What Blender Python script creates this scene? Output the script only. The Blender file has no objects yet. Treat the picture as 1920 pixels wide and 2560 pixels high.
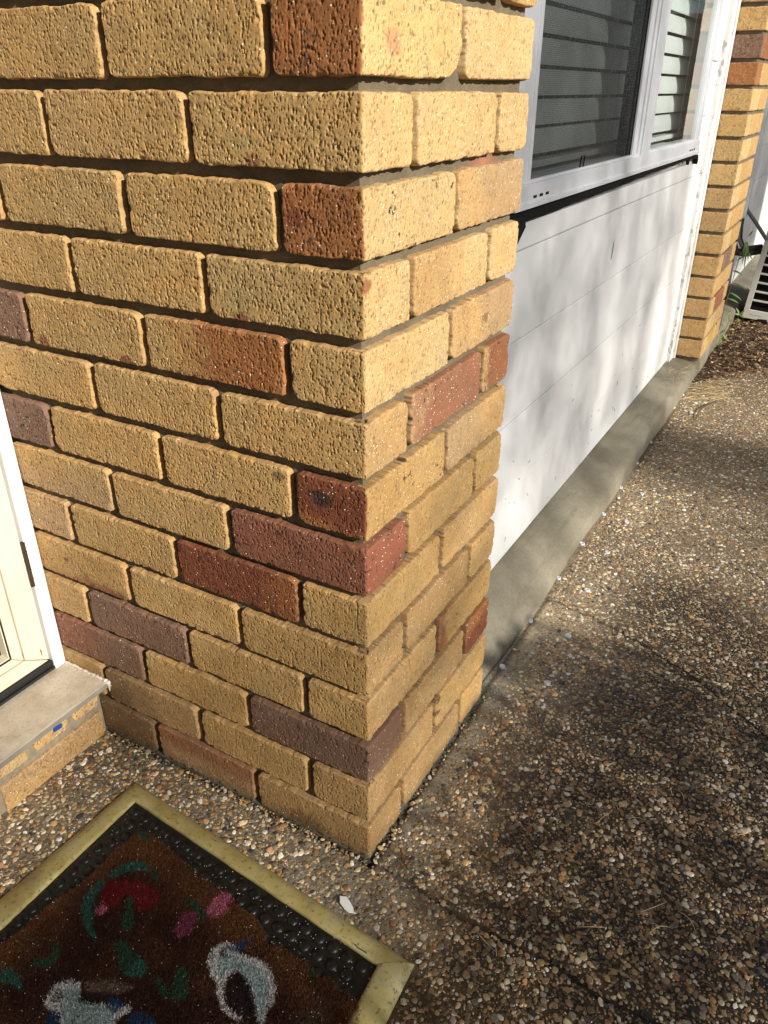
import bpy, math, random
import numpy as np
from mathutils import Vector, Matrix
scene = bpy.context.scene
C = scene.collection
PI = math.pi
# ------------------------------------------------------------------ camera, sky, sun
cd = bpy.data.cameras.new('camera'); cam = bpy.data.objects.new('camera', cd); C.objects.link(cam)
cam.location = (0.45427, -0.75181, 1.14251)
cam.rotation_mode = 'XYZ'; cam.rotation_euler = (1.0745955, -0.0031648, 0.5198187)
cd.sensor_fit = 'VERTICAL'; cd.sensor_height = 24.0; cd.lens = 24.0*1954.88/2560.0
cd.clip_start = 0.02; cd.clip_end = 500
scene.camera = cam
SUN = Vector((1.0, -0.33, 0.52)).normalized()
w = bpy.data.worlds.new('World'); scene.world = w; w.use_nodes = True
nt = w.node_tree; bg = nt.nodes['Background']
sky = nt.nodes.new('ShaderNodeTexSky'); sky.sky_type = 'NISHITA'; sky.sun_disc = False
sky.sun_elevation = math.asin(SUN.z); sky.sun_rotation = math.atan2(SUN.x, SUN.y)
nt.links.new(sky.outputs[0], bg.inputs[0]); bg.inputs[1].default_value = 0.05
sl = bpy.data.lights.new('sun', 'SUN'); sl.energy = 5.0; sl.angle = math.radians(0.5); sl.color = (1.0, 0.945, 0.85)
so = bpy.data.objects.new('sun', sl); C.objects.link(so); so.location = SUN*20
so.rotation_euler = (-SUN).to_track_quat('-Z', 'Y').to_euler()
scene.view_settings.view_transform = 'Standard'; scene.view_settings.look = 'None'
scene.view_settings.exposure = 0.44; scene.view_settings.gamma = 1.0

# ------------------------------------------------------------------ helpers
def label(o, lab=None, cat=None, group=None, kind=None):
    if lab: o['label'] = lab
    if cat: o['category'] = cat
    if group: o['group'] = group
    if kind: o['kind'] = kind
    return o
def empty(name, loc=(0, 0, 0)):
    o = bpy.data.objects.new(name, None); C.objects.link(o); o.location = loc; o.empty_display_size = .1
    return o
def link(name, me, mat, parent=None, keep=True):
    o = bpy.data.objects.new(name, me); C.objects.link(o)
    if mat is not None:
        for m_ in (mat if isinstance(mat, (list, tuple)) else [mat]): me.materials.append(m_)
    if parent is not None:
        o.parent = parent
        if keep: o.matrix_parent_inverse = Matrix.Translation(-Vector(parent.location))
    return o
def npmesh(name, V, F, mat, parent=None, col=None, smooth=True, alpha=None):
    V = np.asarray(V, dtype=np.float32); F = np.asarray(F, dtype=np.int32)
    k = F.shape[1]; me = bpy.data.meshes.new(name)
    me.vertices.add(len(V)); me.vertices.foreach_set('co', V.ravel())
    me.loops.add(F.size); me.loops.foreach_set('vertex_index', F.ravel())
    me.polygons.add(len(F)); me.polygons.foreach_set('loop_start', np.arange(0, F.size, k, dtype=np.int32))
    me.polygons.foreach_set('loop_total', np.full(len(F), k, dtype=np.int32))
    me.polygons.foreach_set('use_smooth', np.full(len(F), smooth, dtype=bool))
    me.update(calc_edges=True); me.validate()
    if col is not None:
        c4 = np.ones((len(V), 4), np.float32); c4[:, :3] = col
        if alpha is not None: c4[:, 3] = alpha
        a = me.color_attributes.new('Col', 'FLOAT_COLOR', 'POINT'); a.data.foreach_set('color', c4.ravel())
    return link(name, me, mat, parent)
class MB:
    """collects simple solids into one mesh"""
    def __init__(s): s.v = []; s.f = []
    def add(s, vs, fs):
        n = len(s.v); s.v += [tuple(v) for v in vs]; s.f += [tuple(i+n for i in f) for f in fs]; return s
    def box(s, x0, x1, y0, y1, z0, z1, M=None):
        vs = [(x, y, z) for x in (x0, x1) for y in (y0, y1) for z in (z0, z1)]
        if M is not None: vs = [M @ Vector(v) for v in vs]
        return s.add(vs, [(0, 1, 3, 2), (4, 6, 7, 5), (0, 4, 5, 1), (2, 3, 7, 6), (0, 2, 6, 4), (1, 5, 7, 3)])
    def prism(s, poly, axis, a, b):
        """poly of 2-D points extruded along axis (0/1/2)"""
        def P(p, t):
            q = list(p); q.insert(axis, t); return tuple(q)
        n = len(poly)
        vs = [P(p, a) for p in poly]+[P(p, b) for p in poly]
        fs = [tuple(range(n))[::-1], tuple(range(n, 2*n))]+[(i, (i+1) % n, n+(i+1) % n, n+i) for i in range(n)]
        return s.add(vs, fs)
    def tube(s, pts, r, n=12, cap=True):
        pts = [Vector(p) for p in pts]; rr = r if isinstance(r, (list, tuple)) else [r]*len(pts)
        vs = []; up = Vector((0.3, 0.2, 1)).normalized(); last = None
        for i, p in enumerate(pts):
            d = (pts[min(i+1, len(pts)-1)]-pts[max(i-1, 0)]).normalized()
            a = d.cross(last if last is not None and abs(d.dot(last)) < .98 else up)
            if a.length < 1e-5: a = d.cross(Vector((1, 0, 0)))
            a.normalize(); b = d.cross(a).normalized()
            if last is not None:
                a = (prev_a-d*prev_a.dot(d)).normalized(); b = d.cross(a).normalized()
            prev_a = a; last = b
            for k in range(n):
                t = 2*PI*k/n; vs.append(p+(a*math.cos(t)+b*math.sin(t))*rr[i])
        fs = []
        for i in range(len(pts)-1):
            for k in range(n):
                k2 = (k+1) % n; fs.append((i*n+k, i*n+k2, (i+1)*n+k2, (i+1)*n+k))
        if cap: fs += [tuple(range(n))[::-1], tuple(range((len(pts)-1)*n, len(pts)*n))]
        return s.add(vs, fs)
    def build(s, name, mat, parent=None, bevel=0.0, smooth=False, seg=2):
        me = bpy.data.meshes.new(name); me.from_pydata(s.v, [], s.f); me.update()
        import bmesh
        bm = bmesh.new(); bm.from_mesh(me); bmesh.ops.recalc_face_normals(bm, faces=bm.faces); bm.to_mesh(me); bm.free()
        o = link(name, me, mat, parent)
        if bevel > 0:
            m = o.modifiers.new('bevel', 'BEVEL'); m.width = bevel; m.segments = seg; m.limit_method = 'ANGLE'; m.angle_limit = math.radians(35)
            m.harden_normals = False
        for p in me.polygons: p.use_smooth = smooth
        return o
# ---- numpy value noise
def _h(ix, iy, seed):
    ix = ix.astype(np.int64).astype(np.uint64); iy = iy.astype(np.int64).astype(np.uint64)
    h = (ix*np.uint64(374761393)+iy*np.uint64(668265263)+np.uint64(seed & 0xffffff)*np.uint64(2246822519)) & np.uint64(0xffffffff)
    h = ((h ^ (h >> np.uint64(13)))*np.uint64(1274126177)) & np.uint64(0xffffffff)
    h = ((h ^ (h >> np.uint64(15)))*np.uint64(2654435761)) & np.uint64(0xffffffff)
    return ((h ^ (h >> np.uint64(16))) & np.uint64(0xffffff)).astype(np.float64)/float(0xffffff)
def vn(x, y, seed=0):
    x = np.asarray(x, float)+1000.0; y = np.asarray(y, float)+1000.0
    x, y = np.broadcast_arrays(x, y)
    ix = np.floor(x); iy = np.floor(y); fx = x-ix; fy = y-iy
    fx = fx*fx*(3-2*fx); fy = fy*fy*(3-2*fy)
    a = _h(ix, iy, seed); b = _h(ix+1, iy, seed); c = _h(ix, iy+1, seed); d = _h(ix+1, iy+1, seed)
    return (a*(1-fx)+b*fx)*(1-fy)+(c*(1-fx)+d*fx)*fy
def fbm(x, y, seed=0, o=3):
    r = 0; a = .5; t = 0
    for i in range(o): r = r+a*vn(x*2**i, y*2**i, seed+i*17); t += a; a *= .5
    return r/t
def worley(x, y, seed, prob):
    """distance to scattered pits of random size and stretch, in pit radii"""
    x = np.asarray(x, float)+1000.0; y = np.asarray(y, float)+1000.0
    x, y = np.broadcast_arrays(x, y)
    ix = np.floor(x); iy = np.floor(y); best = np.full(x.shape, 9.0)
    for dx in (-1, 0, 1):
        for dy in (-1, 0, 1):
            cx = ix+dx; cy = iy+dy; h1 = _h(cx, cy, seed); h2 = _h(cx, cy, seed+1); h3 = _h(cx, cy, seed+2)
            r = .14+.34*h3*h3+9*((h1*7.13+h3*3.7) % 1 > prob)*0
            d = np.hypot((x-cx-.1-.8*h1), (y-cy-.1-.8*h2))/r
            best = np.where((h1*7.13+h2*5.7) % 1 < prob, np.minimum(best, d), best)
    return best
def sst(a, b, x):
    t = np.clip((x-a)/(b-a), 0, 1); return t*t*(3-2*t)
# ---- materials
def new_mat(name):
    m = bpy.data.materials.new(name); m.use_nodes = True
    return m, m.node_tree, m.node_tree.nodes['Principled BSDF']
def N(nt, t, **kw):
    n = nt.nodes.new(t)
    for k, v in kw.items():
        if k in ('op',): n.operation = v
        elif k == 'blend': n.blend_type = v
        elif hasattr(n, k): setattr(n, k, v)
    return n
def noise(nt, scale, detail=3, rough=.55, vec=None, dim='3D'):
    n = nt.nodes.new('ShaderNodeTexNoise'); n.inputs['Scale'].default_value = scale
    n.inputs['Detail'].default_value = detail; n.inputs['Roughness'].default_value = rough
    if vec is not None: nt.links.new(vec, n.inputs['Vector'])
    return n
def ramp(nt, src, stops):
    r = nt.nodes.new('ShaderNodeValToRGB'); nt.links.new(src, r.inputs[0]); el = r.color_ramp.elements
    while len(el) > 1: el.remove(el[-1])
    el[0].position = stops[0][0]; el[0].color = tuple(stops[0][1])+(1,) if len(stops[0][1]) == 3 else stops[0][1]
    for p, c in stops[1:]:
        e = el.new(p); e.color = tuple(c)+(1,)
    return r
def g3(v): return (v, v, v)
def mixc(nt, a, b, f, blend='MIX'):
    m = nt.nodes.new('ShaderNodeMix'); m.data_type = 'RGBA'; m.blend_type = blend
    for sock, val in ((m.inputs[0], f), (m.inputs[6], a), (m.inputs[7], b)):
        if hasattr(val, 'links'): nt.links.new(val, sock)
        elif isinstance(val, (tuple, list)): sock.default_value = tuple(val)+(1,) if len(val) == 3 else val
        else: sock.default_value = val
    return m.outputs[2]
def bump(nt, bs, h, strength, dist):
    b = nt.nodes.new('ShaderNodeBump'); b.inputs['Strength'].default_value = strength; b.inputs['Distance'].default_value = dist
    nt.links.new(h, b.inputs['Height']); nt.links.new(b.outputs[0], bs.inputs['Normal']); return b
def gcoord(nt, scale=(1, 1, 1)):
    g = nt.nodes.new('ShaderNodeNewGeometry'); mp = nt.nodes.new('ShaderNodeMapping'); mp.inputs['Scale'].default_value = scale
    nt.links.new(g.outputs['Position'], mp.inputs['Vector']); return mp.outputs[0]
def plain(name, col, rough=.5, metal=0.0, var=.08, vscale=30, bstr=0.0, bscale=400, bdist=.001, spec=.5, dirt=None, stretch=(1, 1, 1)):
    m, nt, bs = new_mat(name)
    v = gcoord(nt, stretch); n = noise(nt, vscale, 4, .6, v)
    c = ramp(nt, n.outputs[0], [(.25, tuple(x*(1-var) for x in col)), (.75, tuple(min(1, x*(1+var)) for x in col))]).outputs[0]
    if dirt:
        dcol, dscale, lo, hi, dst = dirt
        n2 = noise(nt, dscale, 5, .65, gcoord(nt, dst)); f = ramp(nt, n2.outputs[0], [(lo, g3(0)), (hi, g3(1))]).outputs[0]
        c = mixc(nt, c, dcol, f)
    nt.links.new(c, bs.inputs['Base Color']); bs.inputs['Roughness'].default_value = rough; bs.inputs['Metallic'].default_value = metal
    bs.inputs['Specular IOR Level'].default_value = spec
    if bstr > 0:
        n3 = noise(nt, bscale, 3, .6, v); bump(nt, bs, n3.outputs[0], bstr, bdist)
    return m
def attr_mat(name, rough=.8, bscale=900, bstr=.5, bdist=.0006, speck=True, spec=.4, wet=False, varscale=0):
    m, nt, bs = new_mat(name)
    a = nt.nodes.new('ShaderNodeAttribute'); a.attribute_name = 'Col'; c = a.outputs['Color']; v = gcoord(nt)
    n1 = noise(nt, bscale, 3, .65, v)
    c = mixc(nt, c, ramp(nt, n1.outputs[0], [(.3, g3(.72)), (.5, g3(1.0)), (.7, g3(1.22))]).outputs[0], 1.0, 'MULTIPLY')
    if speck:
        vo = nt.nodes.new('ShaderNodeTexVoronoi'); vo.inputs['Scale'].default_value = 430; nt.links.new(v, vo.inputs['Vector'])
        sp = N(nt, 'ShaderNodeSeparateColor'); nt.links.new(vo.outputs['Color'], sp.inputs[0])
        gt = N(nt, 'ShaderNodeMath', op='GREATER_THAN'); nt.links.new(sp.outputs[0], gt.inputs[0]); gt.inputs[1].default_value = .965
        lt = N(nt, 'ShaderNodeMath', op='LESS_THAN'); nt.links.new(vo.outputs['Distance'], lt.inputs[0]); lt.inputs[1].default_value = .36
        ml = N(nt, 'ShaderNodeMath', op='MULTIPLY'); nt.links.new(gt.outputs[0], ml.inputs[0]); nt.links.new(lt.outputs[0], ml.inputs[1])
        c = mixc(nt, c, (.85, .74, .55), ml.outputs[0])  # pale specks painted into the colour for glinting grains
    nt.links.new(c, bs.inputs['Base Color']); bs.inputs['Specular IOR Level'].default_value = spec
    bump(nt, bs, n1.outputs[0], bstr, bdist)
    if wet:
        mr = N(nt, 'ShaderNodeMapRange'); nt.links.new(a.outputs['Alpha'], mr.inputs[0]); mr.inputs[3].default_value = rough; mr.inputs[4].default_value = .13
        nt.links.new(mr.outputs[0], bs.inputs['Roughness'])
    else: bs.inputs['Roughness'].default_value = rough
    return m
M_brick = attr_mat('fired_clay_brick', rough=.72, bscale=1100, bstr=.45, bdist=.0007, spec=.35)
M_mortar = attr_mat('mortar', rough=.95, bscale=600, bstr=.7, bdist=.001, speck=False, spec=.2)

# ------------------------------------------------------------------ brickwork
CH = 0.08833; BH = 0.0775
T = (.475, .298, .117); TL = (.54, .375, .172); TO = (.47, .295, .125); TD = (.39, .245, .105); TG = (.45, .292, .118)
OR = (.31, .125, .043); RE = (.19, .058, .028); RB = (.25, .10, .045); MA = (.195, .112, .076); PI_ = (.41, .268, .135); DK = (.20, .12, .06)
class Path:
    """polyline wall line: s=0 at the first outer corner; segments given as (s0, origin, direction, normal)"""
    def __init__(s, off, width, rnd=.004, depth_back=.24):
        s.off = off; s.w = width; s.r = rnd
    def pos(s, S, D):
        """S along path, D outward offset; returns x, y"""
        w_ = s.w
        x = np.where(S < 0, S, np.where(S < w_, 0.0, -(S-w_))); y = np.where(S < 0, 0.0, np.where(S < w_, S, w_))
        b = .5*(1+np.clip(S/s.r, -1, 1)); b2 = .5*(1+np.clip((S-w_)/s.r, -1, 1))
        nx = b*(1-b2); ny = -(1-b)+b2; L = np.sqrt(nx*nx+ny*ny); nx = nx/L; ny = ny/L
        k = np.clip(1-np.abs(S)/s.r, 0, 1)**2+np.clip(1-np.abs(S-w_)/s.r, 0, 1)**2
        d = D-k*s.r*.42
        dd = d*np.where(k > 0, 1+.41*k*np.where(D < -.002, 1, 0), 1)
        return x+nx*dd+s.off[0], y+ny*dd+s.off[1]
def make_brickwork(name, path, z0, courses, res, parent, seed0, h0=0.0, dirty=None):
    AV = []; AF = []; AC = []; base = 0
    for (k, row) in courses:
        for (s0, s1, ca, cb, sp) in row:
            seed = seed0+k*131+int((s0+2)*1000)
            rnd = random.Random(seed)
            j = lambda a: rnd.uniform(-a, a)
            a0 = s0+j(.0012); a1 = s1+j(.0012)
            t0 = sp.get('zz', z0+(k-1)*CH)+j(.0007); t1 = t0+sp.get('hh', BH)+j(.0008)
            e = [0, 0, .0006, .0017]; dep = [.018, .0030, .0009, .0001, 0.0]
            ns = max(3, int((a1-a0-.008)/res)); nt_ = max(3, int((t1-t0-.008)/res))
            S1 = np.array([a0+q for q in e]+list(np.linspace(a0+.0027, a1-.0027, ns))+[a1-q for q in e[::-1]])
            T1 = np.array([t0+q for q in e]+list(np.linspace(t0+.0027, t1-.0027, nt_))+[t1-q for q in e[::-1]])
            iS = np.minimum(np.minimum(np.arange(len(S1)), np.arange(len(S1))[::-1]), 4)
            iT = np.minimum(np.minimum(np.arange(len(T1)), np.arange(len(T1))[::-1]), 4)
            S, T_ = np.meshgrid(S1, T1, indexing='ij'); ring = np.minimum.outer(iS, iT)
            depth = np.array(dep)[ring]
            # rounded, uneven corners: 0 bottom-left, 1 bottom-right, 2 top-left, 3 top-right
            R4 = [rnd.uniform(.010, .019), rnd.uniform(.005, .010), rnd.uniform(.005, .009), rnd.uniform(.008, .019)]
            for q, rv in sp.get('R', {}).items(): R4[q] = rv
            for q in range(4):
                r = R4[q]
                if (q in (0, 2) and sp.get('sqL')) or (q in (1, 3) and sp.get('sqR')): r = .002
                ds = (S-a0) if q in (0, 2) else (a1-S); dt = (T_-t0) if q in (0, 1) else (t1-T_)
                u = np.clip((r-ds)/r, 0, 1); v = np.clip((r-dt)/r, 0, 1); m_ = (u > 0) & (v > 0)
                L = np.sqrt(u*u+v*v)+1e-9; mx = np.maximum(u, v)
                pw = .95
                nds = r-r*u*(mx/L)**pw; ndt = r-r*v*(mx/L)**pw
                S = np.where(m_, (a0+nds) if q in (0, 2) else (a1-nds), S)
                T_ = np.where(m_, (t0+ndt) if q in (0, 1) else (t1-ndt), T_)
            dS = np.minimum(S-a0, a1-S); dT = np.minimum(T_-t0, t1-T_); dE = np.minimum(dS, dT)
            # wandering edges
            wS = np.exp(-np.maximum(dS, 0)/.006); wT = np.exp(-np.maximum(dT, 0)/.006)
            S = S+wS*np.where(S-a0 < a1-S, 1, -1)*(.0022*vn(T_/.011, S/.05, seed)+.0014*fbm(T_/.0052, S/.03, seed+1)-.0006)
            T_ = T_+wT*np.where(T_-t0 < t1-T_, 1, -1)*(.0024*vn(S/.016, T_/.05, seed+2)+.0018*fbm(S/.0052, T_/.03, seed+3)-.0008)
            # drag-face relief
            A = sp.get('rough', 1.0)*(.88+.20*float(sst(.35, .85, t0)))
            side = sst(-.004, .004, S)*(1-.0)
            Ar = A*np.where(S > 0, .62, 1.0)
            h = .0013*(fbm(S/.03, T_/.022, seed+4)-.5)+Ar*(.0004*(vn(S/.006, T_/.009, seed+5)-.5)+.00030*(vn(S/.0014, T_/.0018, seed+6)-.5))
            wx = S+.0011*(vn(S/.0016, T_/.0022, seed+7)-.5); wy = T_+.0016*(vn(S/.0020, T_/.0018, seed+8)-.5)
            pm = 1-sst(.75, 1.05, worley(wx/.0030, wy/.0056, seed+41, .50))
            pm = np.maximum(pm, .55*(1-sst(.75, 1.1, worley(wx/.0019, wy/.0028, seed+45, .30))))
            sc = sst(.86, .93, vn(S/.0016, T_/.024, seed+9))*sst(.35, .6, vn(S/.02, T_/.03, seed+10))
            h = h-Ar*(.0019*pm+.0012*sc)
            rg = sst(.80, .9, vn(S/.0024, T_/.0034, seed+30)); h = h+Ar*.0004*rg
            chip = np.exp(-np.maximum(dE, 0)/.0035)*sst(.45, .8, fbm(S/.009, T_/.009, seed+11))
            D = -depth-chip*.0042+h*(ring > 0)*np.clip(.25+dE/.004, 0, 1)+h0+j(.0006)
            # pigment
            ca_ = np.array(ca); cb_ = np.array(cb if cb is not None else ca)
            edge = S+.010*(fbm(T_/.012, S/.02, seed+12)-.5)
            f = sst(-.003, .003, edge)[..., None]
            col = ca_*(1-f)+cb_*f
            if 'grad' in sp:                          # fire-flash: second colour creeping in along s or t
                gc, ax, g0, g1 = sp['grad']
                q = (S-a0)/(a1-a0) if ax == 's' else (T_-t0)/(t1-t0)
                q = q+.45*(fbm(S/.03, T_/.03, seed+13)-.5)
                gf = (sst(min(g0, g1), max(g0, g1), q)); gf = gf if g0 < g1 else 1-gf
                if 'only' in sp: gf = gf*(((S < 0) if sp['only'] == 'L' else (S > 0)))
                col = col*(1-gf[..., None])+np.array(gc)*gf[..., None]
            for (bs_, bt_, br, bc) in sp.get('blot', []):   # stains with a place of their own
                rr = np.sqrt(((S-(a0+bs_*(a1-a0)))/br)**2+((T_-(t0+bt_*(t1-t0)))/(br*.7))**2)+.9*(fbm(S/.008, T_/.008, seed+14)-.5)
                bf = (1-sst(.6, 1.1, rr))[..., None]*.85; col = col*(1-bf)+np.array(bc)*bf
            lum = 1+.22*(fbm(S/.035, T_/.03, seed+15)-.5)+.16*(vn(S/.004, T_/.006, seed+16)-.5)+j(.05)
            col = col*lum[..., None]
            hue = (fbm(S/.05, T_/.04, seed+17)-.45)[..., None]; col = col*(1+hue*np.array([.10, -.05, -.25]))
            dk = np.clip(pm*1.0+sc*.6, 0, 1)[..., None]*np.where(S > 0, .92, .42)[..., None]; col = col*(1-dk)+np.array((.19, .10, .04))*dk
            iron = sst(.80, .88, vn(S/.0042, T_/.0042, seed+18))*sst(.35, .75, fbm(S/.03, T_/.03, seed+19))
            iw = sp.get('iron', .35 if (ca_[0] > .3) else .95); col = col*(1-(iron*iw)[..., None])+np.array((.030, .022, .025))*(iron*iw)[..., None]
            rim = np.exp(-np.maximum(dE, 0)/.003)*(.35+.3*vn(S/.01, T_/.01, seed+20)); col = col*(1-rim[..., None]*.35)+np.array((.44, .27, .14))*rim[..., None]*.35*np.where(ca_[0] < .3, .6, 1)
            if dirty is not None: col = dirty(S, T_, col, seed)
            X, Y = path.pos(S, D)
            n0, n1 = S.shape; idx = np.arange(n0*n1).reshape(n0, n1)+base
            AV.append(np.stack([X, Y, T_+0*S], -1).reshape(-1, 3)); AC.append(np.clip(col, .01, .95).reshape(-1, 3))
            AF.append(np.stack([idx[:-1, :-1], idx[1:, :-1], idx[1:, 1:], idx[:-1, 1:]], -1).reshape(-1, 4)); base += n0*n1
    return npmesh(name, np.concatenate(AV), np.concatenate(AF), M_brick, parent, np.concatenate(AC))
def make_mortar(name, path, s_lo, s_hi, z_lo, z_hi, dep, res, parent, seed, core, smear=None):
    w_ = path.w
    S1 = np.concatenate([np.arange(s_lo, -.014, res), [-.0122], np.arange(-.0085+.0125, w_+.0, res), [w_]])
    # sheets: left face, right face, end face joined at the recessed corner
    segs = []
    Sa = np.append(np.arange(s_lo, -dep, res), -dep); Sb = np.append(np.arange(dep, w_-dep, res), w_-dep); Sc = np.append(np.arange(w_+dep, s_hi, res), s_hi)
    T1 = np.append(np.arange(z_lo, z_hi, res), z_hi)
    V = []; F = []; Cc = []; base = 0
    for q, Sx in enumerate((Sa, Sb, Sc)):
        S, T_ = np.meshgrid(Sx, T1, indexing='ij')
        ed = np.minimum(np.abs(S), np.abs(S-w_))
        n = (fbm(S/.012, T_/.010, seed+q)-.5)*.0030+(vn(S/.003, T_/.003, seed+5+q)-.5)*.0012
        n = n*np.clip((ed-dep)/.006, 0, 1)
        if q == 0: X = S; Y = dep-n
        elif q == 1: X = -dep+n; Y = S
        else: X = -(S-w_); Y = w_-dep+n
        X = X+path.off[0]; Y = Y+path.off[1]
        l = 1+.55*(fbm(S/.05, T_/.04, seed+9)-.5)+.2*(vn(S/.003, T_/.003, seed+11)-.5)
        col = np.array((.150, .120, .080))*l[..., None]
        if smear: col = smear(S, T_, col)
        n0, n1 = S.shape; idx = np.arange(n0*n1).reshape(n0, n1)+base
        V.append(np.stack([X, Y, T_], -1).reshape(-1, 3)); Cc.append(np.clip(col, .02, .9).reshape(-1, 3))
        F.append(np.stack([idx[:-1, :-1], idx[1:, :-1], idx[1:, 1:], idx[:-1, 1:]], -1).reshape(-1, 4)); base += n0*n1
    # solid core so nothing is hollow
    x0, x1, y0, y1, za, zb = core
    vs = np.array([(x, y, z) for x in (x0, x1) for y in (y0, y1) for z in (za, zb)]); V.append(vs); Cc.append(np.tile((.3, .25, .17), (8, 1)))
    F.append(np.array([(0, 1, 3, 2), (4, 6, 7, 5), (0, 4, 5, 1), (2, 3, 7, 6), (0, 2, 6, 4), (1, 5, 7, 3)])+base)
    return npmesh(name, np.concatenate(V), np.concatenate(F), M_mortar, parent, np.concatenate(Cc))
W = .47
def row(k, left, right, extra=None):
    """left: colours from the corner outwards; right: colours from the corner outwards. entries: colour or (colour, spec)"""
    L = [l if isinstance(l, tuple) and isinstance(l[1], dict) else (l, {}) for l in left]
    R_ = [r if isinstance(r, tuple) and isinstance(r[1], dict) else (r, {}) for r in right]
    out = []
    odd = k % 2 == 1
    lb = [-.23, -.24, -.47, -.48, -.71, -.72, -.95] if odd else [-.11, -.12, -.35, -.36, -.59, -.60, -.83, -.84, -1.07]
    rb = [.11, .12, .35, .36, W-.0005] if odd else [.23, .24, W-.0005]
    sp = dict(L[0][1]); sp2 = R_[0][1]
    if 'grad' in sp2 and 'grad' not in sp: sp['grad'] = sp2['grad']; sp['only'] = 'R'
    for kk in ('blot',):
        if kk in sp2: sp[kk] = sp.get(kk, [])+sp2[kk]
    if 'iron' in sp2 and 'iron' not in sp: sp['iron'] = sp2['iron']
    if 'R' in sp2: sp['R'] = {**sp.get('R', {}), **sp2['R']}
    out.append((lb[0], rb[0], L[0][0], R_[0][0], sp))
    for i in range(1, len(L)):
        out.append((lb[2*i], lb[2*i-1], L[i][0], L[i][0], L[i][1]))
    for i in range(1, len(R_)):
        if 2*i < len(rb): out.append((rb[2*i-1], rb[2*i], R_[i][0], R_[i][0], R_[i][1]))
    out.append((W+.0005, W+.115, TD, TD, {'R': {0: .014, 2: .014}}))
    if not any('end' in o_[4] for o_ in out): out[-2][4]['R'] = {1: .017, 3: .013, **{q: v for q, v in out[-2][4].get('R', {}).items() if q in (0, 2)}}
    return (k, out)
grn = (.40, .285, .115)
courses = [
 row(1, [(TD, {'blot': [(.3, .1, .05, DK)]}), (PI_, {'grad': ((.30, .14, .07), 't', .2, .8)}), (DK, {'iron': .3}), DK], [TD, (TD, {}), T]),
 row(2, [TD, T, (TD, {'grad': (DK, 's', .7, .1)}), (T, {}), T], [TD, (T, {'blot': [(.03, .5, .012, (.09, .04, .02)), (.03, .9, .012, (.09, .04, .02))]})]),
 row(3, [MA, (T, {}), ((.25, .10, .065), {'grad': (MA, 's', .2, .7)}), T], [MA, TD, (RE, {'grad': (OR, 't', .3, .9)})]),
 row(4, [T, T, MA, (TO, {})], [(TO, {}), (T, {'grad': (RB, 's', .22, .02), 'iron': .7})]),
 row(5, [T, (T, {}), (T, {'grad': (RB, 't', .35, -.05), 'blot': [(.35, .55, .007, RE)]}), TO], [(TD, {}), TD, T]),
 row(6, [T, (RE, {'grad': (OR, 's', .6, 1.1), 'R': {0: .012}}), (T, {}), (TO, {'grad': (PI_, 's', .2, .8)})], [T, TO]),
 row(7, [((.22, .085, .05), {'iron': 1.0}), (T, {}), (PI_, {'grad': (T, 't', .2, .9)}), T], [((.26, .088, .052), {'iron': 1.0}), T, T]),
 row(8, [(RE, {'grad': (OR, 't', .3, -.1), 'only': 'L', 'iron': 1.0, 'blot': [(.12, .6, .02, (.03, .02, .02))]}), (T, {'blot': [(.92, .8, .012, DK)]}), T, MA], [T, (PI_, {'grad': (TO, 's', .3, .9)})]),
 row(9, [T, (T, {}), T, T], [(TO, {}), ((.26, .115, .065), {'iron': 1.0, 'grad': (PI_, 's', .3, -.1)}), (RB, {'grad': (TD, 's', .30, .1)})]),
 row(10, [T, (T, {'grad': (OR, 's', .12, .6), 'iron': .5}), (T, {'blot': [(.10, .12, .014, RB), (.85, .08, .01, RE)]}), MA], [TL, (TO, {'grad': (PI_, 's', .2, .6), 'blot': [(.5, .5, .014, DK)]})]),
 row(11, [(TG, {'grad': (grn, 's', .9, 1.5), 'blot': [(.15, .05, .016, RE), (.12, .3, .022, grn), (.69, .8, .012, RB), (.58, .15, .02, grn), (.64, .5, .013, grn)]}), T, T, T], [TL, (TO, {'grad': (TL, 's', .3, .8)}), TL]),
 row(12, [(OR, {'iron': 1.0, 'blot': [(.05, .5, .018, RE), (.31, .75, .008, PI_)]}), (T, {'R': {3: .022}}), (TG, {'blot': [(.93, .6, .01, PI_)]}), T], [TL, (TO, {'grad': (PI_, 's', .1, .6)})]),
 row(13, [(T, {'blot': [(.25, .08, .014, RB), (.2, .35, .02, grn)], 'R': {0: .014}}), (T, {'grad': (TO, 's', .9, .1), 'R': {0: .016, 1: .012}}), T, T], [(TL, {}), TL, TL]),
 row(14, [(OR, {'iron': .8}), T, T, T], [((.56, .40, .17), {'blot': [(.50, .4, .02, (.50, .27, .14))], 'R': {1: .046}}), TL]),
 row(15, [TD, RB, T, T], [TL, T, T]),
 row(16, [T, T, T, T], [TL, T]), row(17, [T, OR, T, T], [T, T, T]),
]
def pier_dirty(S, Tz, col, seed):
    # splash stains and moss on the lowest courses, grime in the porch corner
    g = (1-sst(.0, .045, Tz+.03*(fbm(S/.05, Tz/.03, 77)-.5)))*.65
    g2 = (1-sst(-.60, -.42, S))*(1-sst(.08, .30, Tz))*.6*fbm(S/.03, Tz/.03, 78)*1.6
    g = np.clip(g+g2, 0, .85)[..., None]
    return col*(1-g*.8)+np.array((.095, .060, .028))*g*.8
pier = empty('brick_pier', (0, 0, 0))
label(pier, 'large tan and red textured brick pier in the middle, right behind the door mat', 'brick pier')
P1 = Path((0, 0), W)
make_brickwork('bricks', P1, 0.003, courses, .00105, pier, 1000, 0.0, pier_dirty)
def pier_smear(S, Tz, col):
    f = np.clip(1-np.sqrt(((S-.34)/.06)**2+((Tz-1.055)/.012)**2), 0, 1)[..., None]
    return col*(1-f)+np.array((.38, .16, .10))*f
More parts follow.
